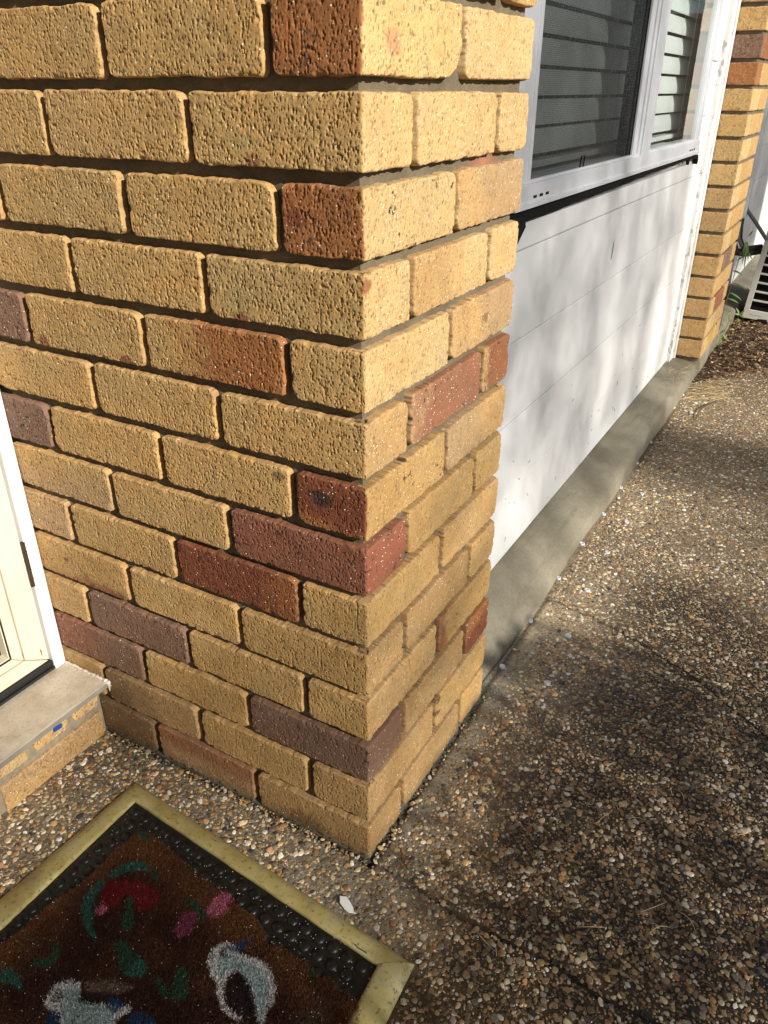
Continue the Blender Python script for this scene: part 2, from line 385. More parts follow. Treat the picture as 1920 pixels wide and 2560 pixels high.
make_mortar('mortar', P1, -1.0, W+.12, -.03, 1.50, .0130, .003, pier, 50, (-1.0, -.016, .016, W-.014, -.05, 1.5), pier_smear)
# far pier
fp = empty('brick_pier', (0, 2.855, .098))
label(fp, 'narrow tan brick pier at the far end of the white cladding', 'brick pier')
far_cols = [(TO, TL, T), (T, TL, TO), (TO, TL, RB), (TO, TO, T), (T, TO, MA), (T, TL, T), (TD, TL, T), (TD, TL, T), (TG, TL, T), (TG, TL, TO), (T, TL, T), (TG, TL, T),
            (OR, OR, TG), (MA, RB, T), (T, TL, T), (PI_, T, T), (OR, OR, T), (T, T, T), (T, T, T), (RB, T, T), (T, T, T), (T, T, T)]
fcs = []
for i, (a, b, c) in enumerate(far_cols):
    k = i+1
    if k % 2 == 1: fcs.append((k, [(-.115, .11, a, b, {'sqL': 1}), (.12, .35, c, c, {}), (.36, W-.0005, T, T, {'R': {1: .015, 3: .013}}), (W+.0005, W+.11, T, T, {})]))
    else: fcs.append((k, [(-.115, .23, a, b, {'sqL': 1}), (.24, W-.0005, c, c, {'R': {1: .015, 3: .013}}), (W+.0005, W+.11, T, T, {})]))
P2 = Path((0, 2.855), W)
make_brickwork('bricks', P2, .098, fcs, .0032, fp, 5000)
make_mortar('mortar', P2, -.125, W+.12, .086, .098+22*CH, .0095, .005, fp, 150, (-.125, -.014, 2.855+.014, 2.855+W-.014, .07, .098+22*CH))
# ------------------------------------------------------------------ ground
def wet_shadef(x, y):  # wetness plus painted light: drier in the sunlit band, darker in the shaded
    n = fbm(x/.35, y/.35, 301, 4); n2 = fbm(x/.08, y/.08, 305)
    a = sst(.04, .22, x+.12*(n-.5)+.05*(n2-.5))*(1-.75*sst(.95, 1.25, y+.3*(n-.5)))
    patch = np.exp(-(((x-.12)/.10)**2+((y-.72)/.16)**2))
    b = .30*sst(.35, .6, n)
    far = .55*sst(1.75, 2.0, y+.2*(n-.5))*(1-sst(2.2, 2.5, y))
    lower = sst(.0, -.05, y)*sst(-.05, .10, x)*.5
    return np.clip(np.maximum(np.maximum(a*(1-.8*patch), b), np.maximum(far, lower)), 0, 1)
def jointd(x, y):
    """distance to the two cracks crossing the aggregate"""
    j1 = np.abs(y-(.888-.10*np.maximum(x, 0)-.64*np.maximum(x, 0)**2)+.010*(vn(x/.03, 0*x, 401)-.5)); j1 = np.where(x > -.01, j1, 9)
    j2 = np.abs(y-(-.004-.055*np.maximum(x, 0))+.012*(vn(x/.04, 0*x, 402)-.5)); j2 = np.where(x > .0, j2, 9)
    return np.minimum(j1, j2)
def dusty(x, y):
    """cement showing between and over the stones beside walls and ledge"""
    d = (1-sst(.015, .085, x+.05*(fbm(x/.06, y/.06, 310)-.5)))*sst(.02, .12, y)*(1-sst(.80, 1.0, y))
    d = np.maximum(d, .75*np.exp(-(((x-.03)/.12)**2+((y+.07)/.07)**2)))
    d = np.maximum(d, .4*np.exp(-(((x-.08)/.13)**2+((y-.88)/.16)**2)))
    return np.clip(d, 0, 1)
CEM = np.array((.33, .272, .185)); CEMW = np.array((.040, .028, .016)); CEMP = np.array((.21, .19, .145))
m, nt, bs = new_mat('aggregate_concrete'); M_ground = m
a = nt.nodes.new('ShaderNodeAttribute'); a.attribute_name = 'Col'; v = gcoord(nt, (1, 1, 0.0))
vo = nt.nodes.new('ShaderNodeTexVoronoi'); vo.inputs['Scale'].default_value = 210; nt.links.new(v, vo.inputs['Vector'])
sp = N(nt, 'ShaderNodeSeparateColor'); nt.links.new(vo.outputs['Color'], sp.inputs[0])
st = ramp(nt, sp.outputs[0], [(0, (.10, .07, .04)), (.2, (.30, .20, .10)), (.4, (.45, .36, .24)), (.55, (.16, .12, .08)), (.7, (.55, .48, .36)), (.85, (.33, .17, .07)), (.95, (.65, .6, .5))]).outputs[0]
st = mixc(nt, st, a.outputs['Color'], 1.0, 'MULTIPLY'); st = mixc(nt, st, g3(3.0), 1.0, 'MULTIPLY')
n1 = noise(nt, 90, 4, .6, v); n2 = noise(nt, 14, 4, .6, v)
msk = ramp(nt, vo.outputs['Distance'], [(.33, g3(1)), (.50, g3(0))]).outputs[0]
sel = N(nt, 'ShaderNodeMath', op='GREATER_THAN'); nt.links.new(sp.outputs[1], sel.inputs[0]); sel.inputs[1].default_value = .45
mm = N(nt, 'ShaderNodeMath', op='MULTIPLY'); nt.links.new(msk, mm.inputs[0]); nt.links.new(sel.outputs[0], mm.inputs[1])
cem = mixc(nt, a.outputs['Color'], ramp(nt, n1.outputs[0], [(.3, g3(.65)), (.7, g3(1.3))]).outputs[0], 1.0, 'MULTIPLY')
nt.links.new(mixc(nt, cem, st, mm.outputs[0]), bs.inputs['Base Color'])
mr = N(nt, 'ShaderNodeMapRange'); nt.links.new(a.outputs['Alpha'], mr.inputs[0]); mr.inputs[3].default_value = .85; mr.inputs[4].default_value = .20; nt.links.new(mr.outputs[0], bs.inputs['Roughness'])
ad = N(nt, 'ShaderNodeMath', op='MULTIPLY_ADD'); nt.links.new(mm.outputs[0], ad.inputs[0]); ad.inputs[1].default_value = 1.2; nt.links.new(n1.outputs[0], ad.inputs[2])
bump(nt, bs, ad.outputs[0], .9, .0016)
def nonuni(lo, hi, a0, a1, st_):
    inner = np.arange(a0, a1, st_); L = [a0]; d = st_
    while L[-1] > lo: d *= 1.35; L.append(L[-1]-d)
    R_ = [a1]; d = st_
    while R_[-1] < hi: d *= 1.35; R_.append(R_[-1]+d)
    return np.array(L[:0:-1]+list(inner)+R_)
gx = nonuni(-60, 60, -.75, 1.1, .006); gy = nonuni(-60, 60, -.75, 2.9, .006)
X, Y = np.meshgrid(gx, gy, indexing='ij')
wv = wet_shadef(X, Y); dv = dusty(X, Y); jd = jointd(X, Y); jf = np.exp(-(jd/.0035)**2)
Z = .0012*(fbm(X/.02, Y/.02, 320)-.5)-.0035*jf+.004*(fbm(X/.5, Y/.5, 321)-.5)*0
Z = Z-.006*np.exp(-((X-.004)/.006)**2)*(Y > -.01)*(Y < .48)-.005*np.exp(-((Y+.004)/.006)**2)*(X < .01)*(X > -.62)
near = (np.abs(X) < 3) & (np.abs(Y) < 5)
Z = np.where(near, Z, 0)
pf = ((1-sst(.05, .12, X))*(1-sst(.5, .7, Y)))[..., None]; col = (CEM*(1-pf)+CEMP*pf)*(1-wv[..., None])+CEMW*wv[..., None]
col = col*(1+.5*(dv[..., None]-.3)); col = col*(1-.75*jf[..., None])
col = col*(1+.5*(fbm(X/.1, Y/.1, 322)-.5)[..., None])
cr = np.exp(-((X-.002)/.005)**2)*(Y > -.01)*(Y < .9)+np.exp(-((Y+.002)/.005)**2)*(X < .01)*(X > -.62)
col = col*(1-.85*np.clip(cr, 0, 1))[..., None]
moss = (np.exp(-((X-.0)/.02)**2)*(Y > -.01)*(Y < .5)+np.exp(-((Y)/.02)**2)*(X < .01)*(X > -.62))*.6*sst(.4, .7, fbm(X/.03, Y/.03, 323))
col = col*(1-moss[..., None])+np.array((.05, .05, .02))*moss[..., None]
n0, n1_ = X.shape; idx = np.arange(n0*n1_).reshape(n0, n1_)
dark_far = np.clip(sst(1.3, 1.6, X)+sst(-2.4, -2.9, Y)*0+(Y < -2.6), 0, 1)[..., None]; col = col*(1-dark_far)+np.array((.055, .070, .022))*dark_far  # unseen ground beyond the path made dark green to cut bounced light
g = npmesh('ground', np.stack([X, Y, Z], -1).reshape(-1, 3), np.stack([idx[:-1, :-1], idx[1:, :-1], idx[1:, 1:], idx[:-1, 1:]], -1).reshape(-1, 4), M_ground, None,
           np.clip(col, .01, .9).reshape(-1, 3), alpha=np.clip(wv*(1-.3*dv), 0, 1).ravel())
label(g, 'brown exposed aggregate concrete path and porch floor with wet patches', kind='structure')
# stones of the exposed aggregate
M_peb = attr_mat('river_pebble', rough=.55, bscale=500, bstr=.35, bdist=.0005, speck=False, spec=.5, wet=True)
PAL = np.array([(.50, .40, .25), (.56, .49, .36), (.30, .20, .10), (.38, .21, .08), (.14, .092, .05), (.22, .185, .14), (.035, .035, .04), (.38, .22, .13), (.24, .12, .055), (.62, .58, .50), (.20, .13, .065), (.11, .085, .06), (.34, .25, .14), (.50, .34, .15)])
PW = np.array([.11, .085, .11, .06, .15, .10, .06, .03, .045, .05, .15, .10, .10, .04]); PW = PW/PW.sum()
def in_view(x, y, mrg=.16):
    xr = np.where(y < .473, .614-.047*(y-.05)/.42, .567-.115*(y-.473)); xr = np.where(y < .05, .614+1.74*(y-.051), xr)
    return (x < xr+mrg) & (y < 3.5)
def pebbles(x0, x1, y0, y1, cell, smin, smax, keep, seg, seed, lift=1.0):
    rs = np.random.RandomState(seed)
    px, py = np.meshgrid(np.arange(x0, x1, cell), np.arange(y0, y1, cell), indexing='ij')
    px = px.ravel()+rs.uniform(-.5, .5, px.size)*cell; py = py.ravel()+rs.uniform(-.5, .5, py.size)*cell
    ok = in_view(px, py) & keep(px, py, rs.rand(px.size)); px = px[ok]; py = py[ok]; n = len(px)
    big = rs.rand(n)**2.2; a = smin+(smax-smin)*big; b = a*rs.uniform(.5, .95, n); hgt = np.minimum(a, b)*rs.uniform(.28, .55, n)*lift
    th = rs.uniform(0, PI, n); wv = wet_shadef(px, py); dv = dusty(px, py)
    rings = [(1.0, -.35), (.97, .45), (.80, .88), (.42, 1.0)]
    ang = np.arange(seg)*2*PI/seg
    jr = 1+rs.uniform(-.27, .17, (n, seg)); V = []
    for (rf, zf) in rings:
        jj = jr*(1+rs.uniform(-.04, .04, (n, seg)))
        cx = a[:, None]*rf*jj*np.cos(ang); cy = b[:, None]*rf*jj*np.sin(ang)
        zz = (zf+rs.uniform(-.08, .08, (n, seg)))*hgt[:, None]
        V.append(np.stack([px[:, None]+cx*np.cos(th)[:, None]-cy*np.sin(th)[:, None], py[:, None]+cx*np.sin(th)[:, None]+cy*np.cos(th)[:, None], zz], -1))
    top = np.stack([px, py, hgt*1.03], -1)[:, None, :]
    tilt = rs.uniform(-.25, .25, (n, 1, 2))
    V = np.concatenate(V+[top], 1); c0 = np.stack([px, py], -1)[:, None, :]
    V[..., 2] += ((V[..., :2]-c0)*tilt).sum(-1)
    V[..., 2] += (.0004-.0010*rs.rand(n)*1.0-.0009*dv)[:, None]
    nv = V.shape[1]; f = []
    R_ = len(rings)
    for i in range(R_-1):
        for k in range(seg):
            k2 = (k+1) % seg; f += [(i*seg+k, i*seg+k2, (i+1)*seg+k2), (i*seg+k, (i+1)*seg+k2, (i+1)*seg+k)]
    for k in range(seg): f.append(((R_-1)*seg+k, (R_-1)*seg+(k+1) % seg, R_*seg))
    F = (np.array(f)[None]+(np.arange(n)*nv)[:, None, None]).reshape(-1, 3)
    ci = rs.choice(len(PAL), n, p=PW); col = PAL[ci]*rs.uniform(.7, 1.2, (n, 1))
    col = col*(1.5-.78*wv[:, None]); cem = CEM*(1-.6*wv[:, None]); dd = (.45*dv*rs.rand(n))[:, None]; col = col*(1-dd)+cem*dd  # dry stones lightened to brighten the sunlit band
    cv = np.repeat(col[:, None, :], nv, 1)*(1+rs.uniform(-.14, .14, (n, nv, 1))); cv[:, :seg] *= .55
    al = np.repeat(np.clip(wv*1.0+rs.uniform(-.15, .15, n), 0, 1)[:, None], nv, 1)
    return V.reshape(-1, 3), F, cv.reshape(-1, 3), al.ravel()
def keep_near(x, y, r):
    inmat = (x > -.47) & (x < .155) & (y < -.10-.03*(x+.4)) & (y > -.53)
    inpier = (x < .003) & (y > -.002); ledge = (x < -.012) & (y > .4)
    return ~(inmat | inpier | ledge) & (x > -.612) & (jointd(x, y) > .0035) & (r < .97-.70*dusty(x, y)**1.5*(y > .02)) & (r < .99-.12*(fbm(x/.05, y/.05, 330)))
parts = [pebbles(-.63, .88, -.56, 1.25, .0080, .0030, .0074, keep_near, 9, 1, .75), pebbles(-.63, .82, -.56, 1.0, .0058, .0015, .0034, keep_near, 6, 2, .8), pebbles(-.03, .72, 1.25, 3.4, .0086, .0030, .0074, keep_near, 6, 3, .75), pebbles(-.03, .60, 1.0, 2.3, .0064, .0016, .0034, keep_near, 6, 4, .75)]
bV, bF, bC, bA = [], [], [], []; off = 0
for (V, F, c_, a_) in parts: bV.append(V); bF.append(F+off); bC.append(c_); bA.append(a_); off += len(V)
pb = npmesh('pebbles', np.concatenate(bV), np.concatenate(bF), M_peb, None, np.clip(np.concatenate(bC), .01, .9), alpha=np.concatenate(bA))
label(pb, 'small rounded cream, ochre, brown and black stones set in the concrete path', kind='stuff')

# ------------------------------------------------------------------ concrete ledge under the cladding
m, nt, bs = new_mat('weathered_concrete'); M_conc = m
v = gcoord(nt); n1 = noise(nt, 5, 5, .55, v); n2 = noise(nt, 300, 3, .6, v); n3 = noise(nt, 3, 4, .6, gcoord(nt, (9, 1, 1)))
c = ramp(nt, n1.outputs[0], [(.3, (.13, .112, .075)), (.5, (.225, .20, .145)), (.7, (.30, .272, .20))]).outputs[0]
c = mixc(nt, c, (.12, .095, .06), ramp(nt, n3.outputs[0], [(.55, g3(0)), (.70, g3(.45))]).outputs[0])
n4 = noise(nt, 130, 5, .75, v); c = mixc(nt, c, ramp(nt, n4.outputs[0], [(.3, g3(.78)), (.5, g3(1.0)), (.7, g3(1.12))]).outputs[0], 1.0, 'MULTIPLY')
nt.links.new(c, bs.inputs['Base Color']); bs.inputs['Roughness'].default_value = .8; bump(nt, bs, n4.outputs[0], .5, .001)
ys = np.arange(.40, 6.0, .004)
zb = .010+.060*sst(.45, 1.9, ys); xo = .004*(fbm(ys/.15, ys*0, 340)-.5)*2
steps = [1.355, 1.62, 2.56]
lv = []
for i, y in enumerate(ys):
    off = 0
    for q, s_ in enumerate(steps): off += (.0025 if y > s_ else 0)*(-1)**q
    dent = sum(-.007*math.exp(-((y-s_)/.004)**2) for s_ in steps)
    hd = .088; xc = -.010+xo[i]
    prof = [(-.30, hd+.002), (-.128, hd-.002), (-.07, hd*.55+zb[i]*.45), (-.022+xc, zb[i]+.002), (-.008+xc, zb[i]-.004), (xc-.001, zb[i]-.014), (xc+.001+.004*math.sin(y*9), max(.0, zb[i]*.3)), (xc+.002, -.02)]
    lv.append([(px_, y, pz+(off+dent if 0 < j < 6 else 0)+.0016*float(fbm(np.array(px_/.03), np.array(y/.05), 345)-.5)) for j, (px_, pz) in enumerate(prof)])
lv = np.array(lv); n0, n1_ = lv.shape[:2]; idx = np.arange(n0*n1_).reshape(n0, n1_)
lo = npmesh('ledge', lv.reshape(-1, 3), np.stack([idx[:-1, :-1], idx[1:, :-1], idx[1:, 1:], idx[:-1, 1:]], -1).reshape(-1, 4), M_conc)
label(lo, 'grey concrete slab edge running along the foot of the white cladding', kind='structure')

# ------------------------------------------------------------------ clad wall with window
m, nt, bs = new_mat('white_painted_board'); M_board = m
v = gcoord(nt); n1 = noise(nt, 5, 5, .6, gcoord(nt, (1, 1, .35))); n2 = noise(nt, 120, 3, .7, gcoord(nt, (1, 1, .5)))
c = ramp(nt, n1.outputs[0], [(.3, (.695, .70, .71)), (.7, (.765, .77, .78))]).outputs[0]
c = mixc(nt, c, (.25, .23, .19), ramp(nt, n2.outputs[0], [(.745, g3(0)), (.80, g3(.75))]).outputs[0])
nt.links.new(c, bs.inputs['Base Color']); bs.inputs['Roughness'].default_value = .42; bump(nt, bs, noise(nt, 60, 3, .5, gcoord(nt, (1, 1, .3))).outputs[0], .10, .0006)
M_alu = plain('satin_aluminium', (.74, .755, .80), .36, .08, .05, 12, .05, 200, .0003)
M_alud = plain('aluminium_groove', (.30, .31, .33), .5, .3)
M_black = plain('black_bitumen', (.010, .010, .011), .85, 0, .2, 60, .3, 150, .001, spec=.15)
M_dark = plain('dark_interior', (.03, .032, .035), .9)
M_batten = plain('worn_white_paint', (.66, .66, .64), .55, 0, .05, 20, .4, 150, .001, dirt=((.38, .37, .33), 60, .56, .60, (1, 1, .5)))
wall = empty('clad_wall', (-.127, 1.6, .09))
label(wall, 'white painted horizontal board wall with sliding window, between the two brick piers', 'wall')
b = MB(); zl = [.0885, .272, .467, .66, .853, .905]
for i in range(5):
    gp = .0009 if i != 3 else .0016
    xo_ = -.1270+[0, .0012, .0004, .0014, 0][i]
    b.box(-.147, xo_, .30, 2.775, zl[i]+(gp if i else 0), zl[i+1]-gp)
b.box(-.16, -.150, .25, 6.5, .03, .93)
b.box(-.147, -.127, .25, .70, .905, 2.1)
b.box(-.147, -.1272, 2.498, 2.775, .905, 1.056); b.box(-.147, -.1252, 2.498, 2.70, 1.0585, 1.232); b.box(-.147, -.1230, 2.498, 2.73, 1.2345, 2.1); b.box(-.147, -.1278, 2.70, 2.775, 1.056, 2.1)
b.box(-.147, -.127, .25, 2.775, 1.93, 2.1)
zz = .085
while zz < 2.1: b.box(-.147, -.127+.001*((int(zz*100)) % 2), 2.84, 6.5, zz+.001, zz+.192); zz += .1935
b.build('boards', M_board, wall, bevel=.0014)
b = MB(); b.box(-.16, -.150, .25, 6.5, .93, 2.1)
b = MB()   # closed dark room behind the window
for q in ((-1.6, -1.58, .3, 3.4, .5, 2.3), (-1.6, -.148, .28, .30, .5, 2.3), (-1.6, -.148, 3.4, 3.42, .5, 2.3), (-1.6, -.148, .3, 3.4, .48, .5), (-1.6, -.148, .3, 3.4, 2.3, 2.32), (-.165, -.148, .3, 3.4, 1.95, 2.3), (-.1495, -.1475, 2.6, 3.4, .93, 1.95), (-.1495, -.1475, .3, .72, .93, 1.95)):
    b.box(*q)
b.build('room_lining', M_dark, wall)
# corner batten: ragged left edge where the boards stop
b = MB(); b.box(-.1275, -.112, 2.772, 2.850, .088, 2.1); b.build('corner_batten', M_batten, wall, bevel=.001)
b = MB(); b.box(-.112, -.103, 2.838, 2.851, .088, 2.1); b.build('corner_bead', M_board, wall, bevel=.002)
rg = random.Random(4)
# black flashing lip under the window
b = MB(); P = []
ysx = np.linspace(.60, 2.50, 60)
for y in ysx:
    lo_ = .914+.014*(y-.7)/1.8+rg.uniform(-.0012, .0012); P.append((y, lo_))
vs = []
for (y, lo_) in P: vs += [(-.1262, y, .940), (-.099, y, .936), (-.107, y, lo_), (-.1262, y, lo_+.002)]
fs = []
for i in range(len(P)-1):
    for k in range(4): k2 = (k+1) % 4; fs.append((i*4+k, i*4+k2, (i+1)*4+k2, (i+1)*4+k))
fs += [(0, 1, 2, 3), tuple(4*(len(P)-1)+k for k in (3, 2, 1, 0))]
b.add(vs, fs)
b.prism([(2.40, .930), (2.47, .930), (2.455, .915), (2.447, .905), (2.44, .915)], 0, -.1262, -.116)
b.prism([(2.49, .934), (2.56, .933), (2.575, .915), (2.57, .900), (2.555, .917), (2.50, .924)], 0, -.1262, -.108)
b.build('flashing', M_black, wall, bevel=.0006)
b = MB(); b.prism([(.655, .935), (.735, .928), (.742, .912), (.700, .882), (.655, .905)], 0, -.119, -.088); b.build('flashing', M_black, wall, bevel=.002)
# window
wf = MB()
wf.box(-.150, -.100, .70, 2.50, .950, .9835); wf.box(-.150, -.0955, .70, 2.50, .9405, .9505)
wf.box(-.150, -.1065, .70, 2.50, .9835, .9895)
wf.box(-.150, -.107, .66, .796, .989, 1.93); wf.box(-.150, -.1045, .774, .788, .989, 1.93)
wf.box(-.150, -.109, 2.432, 2.50, .9895, 1.93); wf.box(-.150, -.1055, 2.475, 2.50, .9895, 1.93)
wf.box(-.150, -.1035, .796, 2.432, 1.88, 1.93)
win = wf.build('window', M_alu, wall, bevel=.0012)
b = MB()
b.box(-.150, -.1045, 1.552, 1.582, .9835, 1.88); b.box(-.150, -.107, 1.585, 1.603, .984, 1.88); b.box(-.150, -.1025, 1.606, 1.628, .976, 1.88)
b.box(-.150, -.0985, 1.631, 1.722, .965, 1.88); b.prism([(-.150, 1.722), (-.0985, 1.722), (-.113, 1.762), (-.150, 1.762)], 2, .9895, 1.88)
b.build('mullion', M_alu, win, bevel=.0012)
b = MB(); b.box(-.149, -.110, 1.551, 1.723, .977, 1.88)
for y in (.800, .835, .870, 2.33, 2.365, 2.40): b.box(-.101, -.0993, y, y+.018, .9565, .9615)
b.build('weep_slots', M_black, win)
m, nt, bs = new_mat('window_glass'); M_glass = m
bs.inputs['Base Color'].default_value = (.9, .95, .95, 1); bs.inputs['Roughness'].default_value = .02; bs.inputs['IOR'].default_value = 1.5
tr = nt.nodes.new('ShaderNodeBsdfTransparent'); gl = nt.nodes.new('ShaderNodeBsdfGlossy'); gl.inputs['Roughness'].default_value = .015
fr = nt.nodes.new('ShaderNodeFresnel'); fr.inputs[0].default_value = 1.5; mx = nt.nodes.new('ShaderNodeMixShader'); tr.inputs[0].default_value = (.90, .94, .93, 1)
fm = N(nt, 'ShaderNodeMath', op='MULTIPLY'); fm.inputs[1].default_value = 1.35; fm.use_clamp = True; nt.links.new(fr.outputs[0], fm.inputs[0])
nt.links.new(fm.outputs[0], mx.inputs[0]); nt.links.new(tr.outputs[0], mx.inputs[1]); nt.links.new(gl.outputs[0], mx.inputs[2]); nt.links.new(mx.outputs[0], nt.nodes['Material Output'].inputs[0])
b = MB(); b.add([(-.116, 1.76, .989), (-.116, 2.44, .989), (-.116, 2.44, 1.88), (-.116, 1.76, 1.88)], [(0, 1, 2, 3)]); b.build('glass', M_glass, win)
b = MB(); b.add([(-.135, .79, .989), (-.135, 1.56, .989), (-.135, 1.56, 1.88), (-.135, .79, 1.88)], [(0, 1, 2, 3)]); b.build('glass', M_glass, win)
m, nt, bs = new_mat('fly_screen_mesh'); M_screen = m
tr = nt.nodes.new('ShaderNodeBsdfTransparent'); mx = nt.nodes.new('ShaderNodeMixShader')
v = gcoord(nt, (1, 1, .55)); n1 = noise(nt, 420, 3, .7, v); n2 = noise(nt, 30, 3, .6, v)
wv_ = nt.nodes.new('ShaderNodeTexWave'); wv_.bands_direction = 'Z'; wv_.inputs['Scale'].default_value = 95; wv_.inputs['Distortion'].default_value = .6; nt.links.new(gcoord(nt), wv_.inputs['Vector'])
c = ramp(nt, n1.outputs[0], [(.30, (.02, .022, .024)), (.58, (.055, .058, .06)), (.68, (.16, .17, .18)), (.75, (.45, .48, .5))]).outputs[0]
nt.links.new(c, bs.inputs['Base Color']); bs.inputs['Roughness'].default_value = .4; bs.inputs['Specular IOR Level'].default_value = .3
f = ramp(nt, wv_.outputs[0], [(0, g3(.50)), (1, g3(.64))]).outputs[0]
f2 = ramp(nt, n1.outputs[0], [(.55, g3(0)), (.72, g3(.25))]).outputs[0]
fa = N(nt, 'ShaderNodeMath', op='ADD'); fa.use_clamp = True; nt.links.new(f, fa.inputs[0]); nt.links.new(f2, fa.inputs[1])
nt.links.new(fa.outputs[0], mx.inputs[0]); nt.links.new(tr.outputs[0], mx.inputs[1]); nt.links.new(bs.outputs[0], mx.inputs[2]); nt.links.new(mx.outputs[0], nt.nodes['Material Output'].inputs[0])
bump(nt, bs, n1.outputs[0], .5, .001)
b = MB(); b.add([(-.113, .79, .989), (-.113, 1.555, .989), (-.113, 1.555, 1.88), (-.113, .79, 1.88)], [(0, 1, 2, 3)]); b.build('fly_screen', M_screen, win)
b = MB(); b.box(-.120, -.1145, 1.50, 1.553, .988, 1.88); b.box(-.1135, -.112, 1.518, 1.530, .99, 1.88); b.build('gasket', M_black, win, bevel=.001)
b = MB(); LY = 1.113; LZ = .986
b.tube([(-.110, LY, LZ), (-.108, LY-.001, LZ+.026), (-.108, LY+.024, LZ+.026), (-.110, LY+.024, LZ)], .0016, 6); b.build('latch', M_black, win)
# venetian blind inside
M_slat = plain('white_blind_slat', (.82, .84, .83), .5, 0, .05, 8)
bl = empty('venetian_blind', (-.205, 1.8, 1.0))
label(bl, 'white horizontal slat blind hanging behind the window glass and fly screen', 'blind')
b = MB(); rs = random.Random(7); th = math.radians(77)
for i in range(16):
    zc = 1.0125+.0288+i*.0575; yo = rs.uniform(-.006, .006); hw = .0258; n = 6; vs = []
    for q in range(n+1):
        t = -1+2*q/n; x = t*hw*math.cos(th); z = t*hw*math.sin(th); bow = .0035*(1-t*t)
        vs += [(-.205-x+bow*math.sin(th), .86, zc+z+bow*math.cos(th)), (-.205-x+bow*math.sin(th), 2.715+yo, zc+z+bow*math.cos(th))]
    n_ = len(vs); vs += [(x-.0022*math.sin(th), y, z-.0022*math.cos(th)) for (x, y, z) in vs]; fs = []
    for q in range(n): fs += [(2*q, 2*q+2, 2*q+3, 2*q+1), (n_+2*q, n_+2*q+1, n_+2*q+3, n_+2*q+2)]
    for q in range(n): fs += [(2*q, n_+2*q, n_+2*q+2, 2*q+2), (2*q+1, 2*q+3, n_+2*q+3, n_+2*q+1)]
    b.add(vs, fs)
b.build('slats', M_slat, bl, smooth=False)
for y in (1.0, 1.55, 1.98, 2.52):
    b = MB(); b.tube([(-.186, y, .990), (-.186, y, 1.94), (-.224, y, 1.94), (-.224, y, .990)], .0009, 6); b.build('ladder_cord', M_slat, bl)
b = MB(); b.box(-.225, -.188, .86, 2.71, .990, 1.004); b.build('bottom_rail', M_slat, bl, bevel=.002)
b = MB(); b.box(-.28, -.150, .80, 2.75, .955, .976); b.build('window_sill', M_slat, wall, bevel=.002)
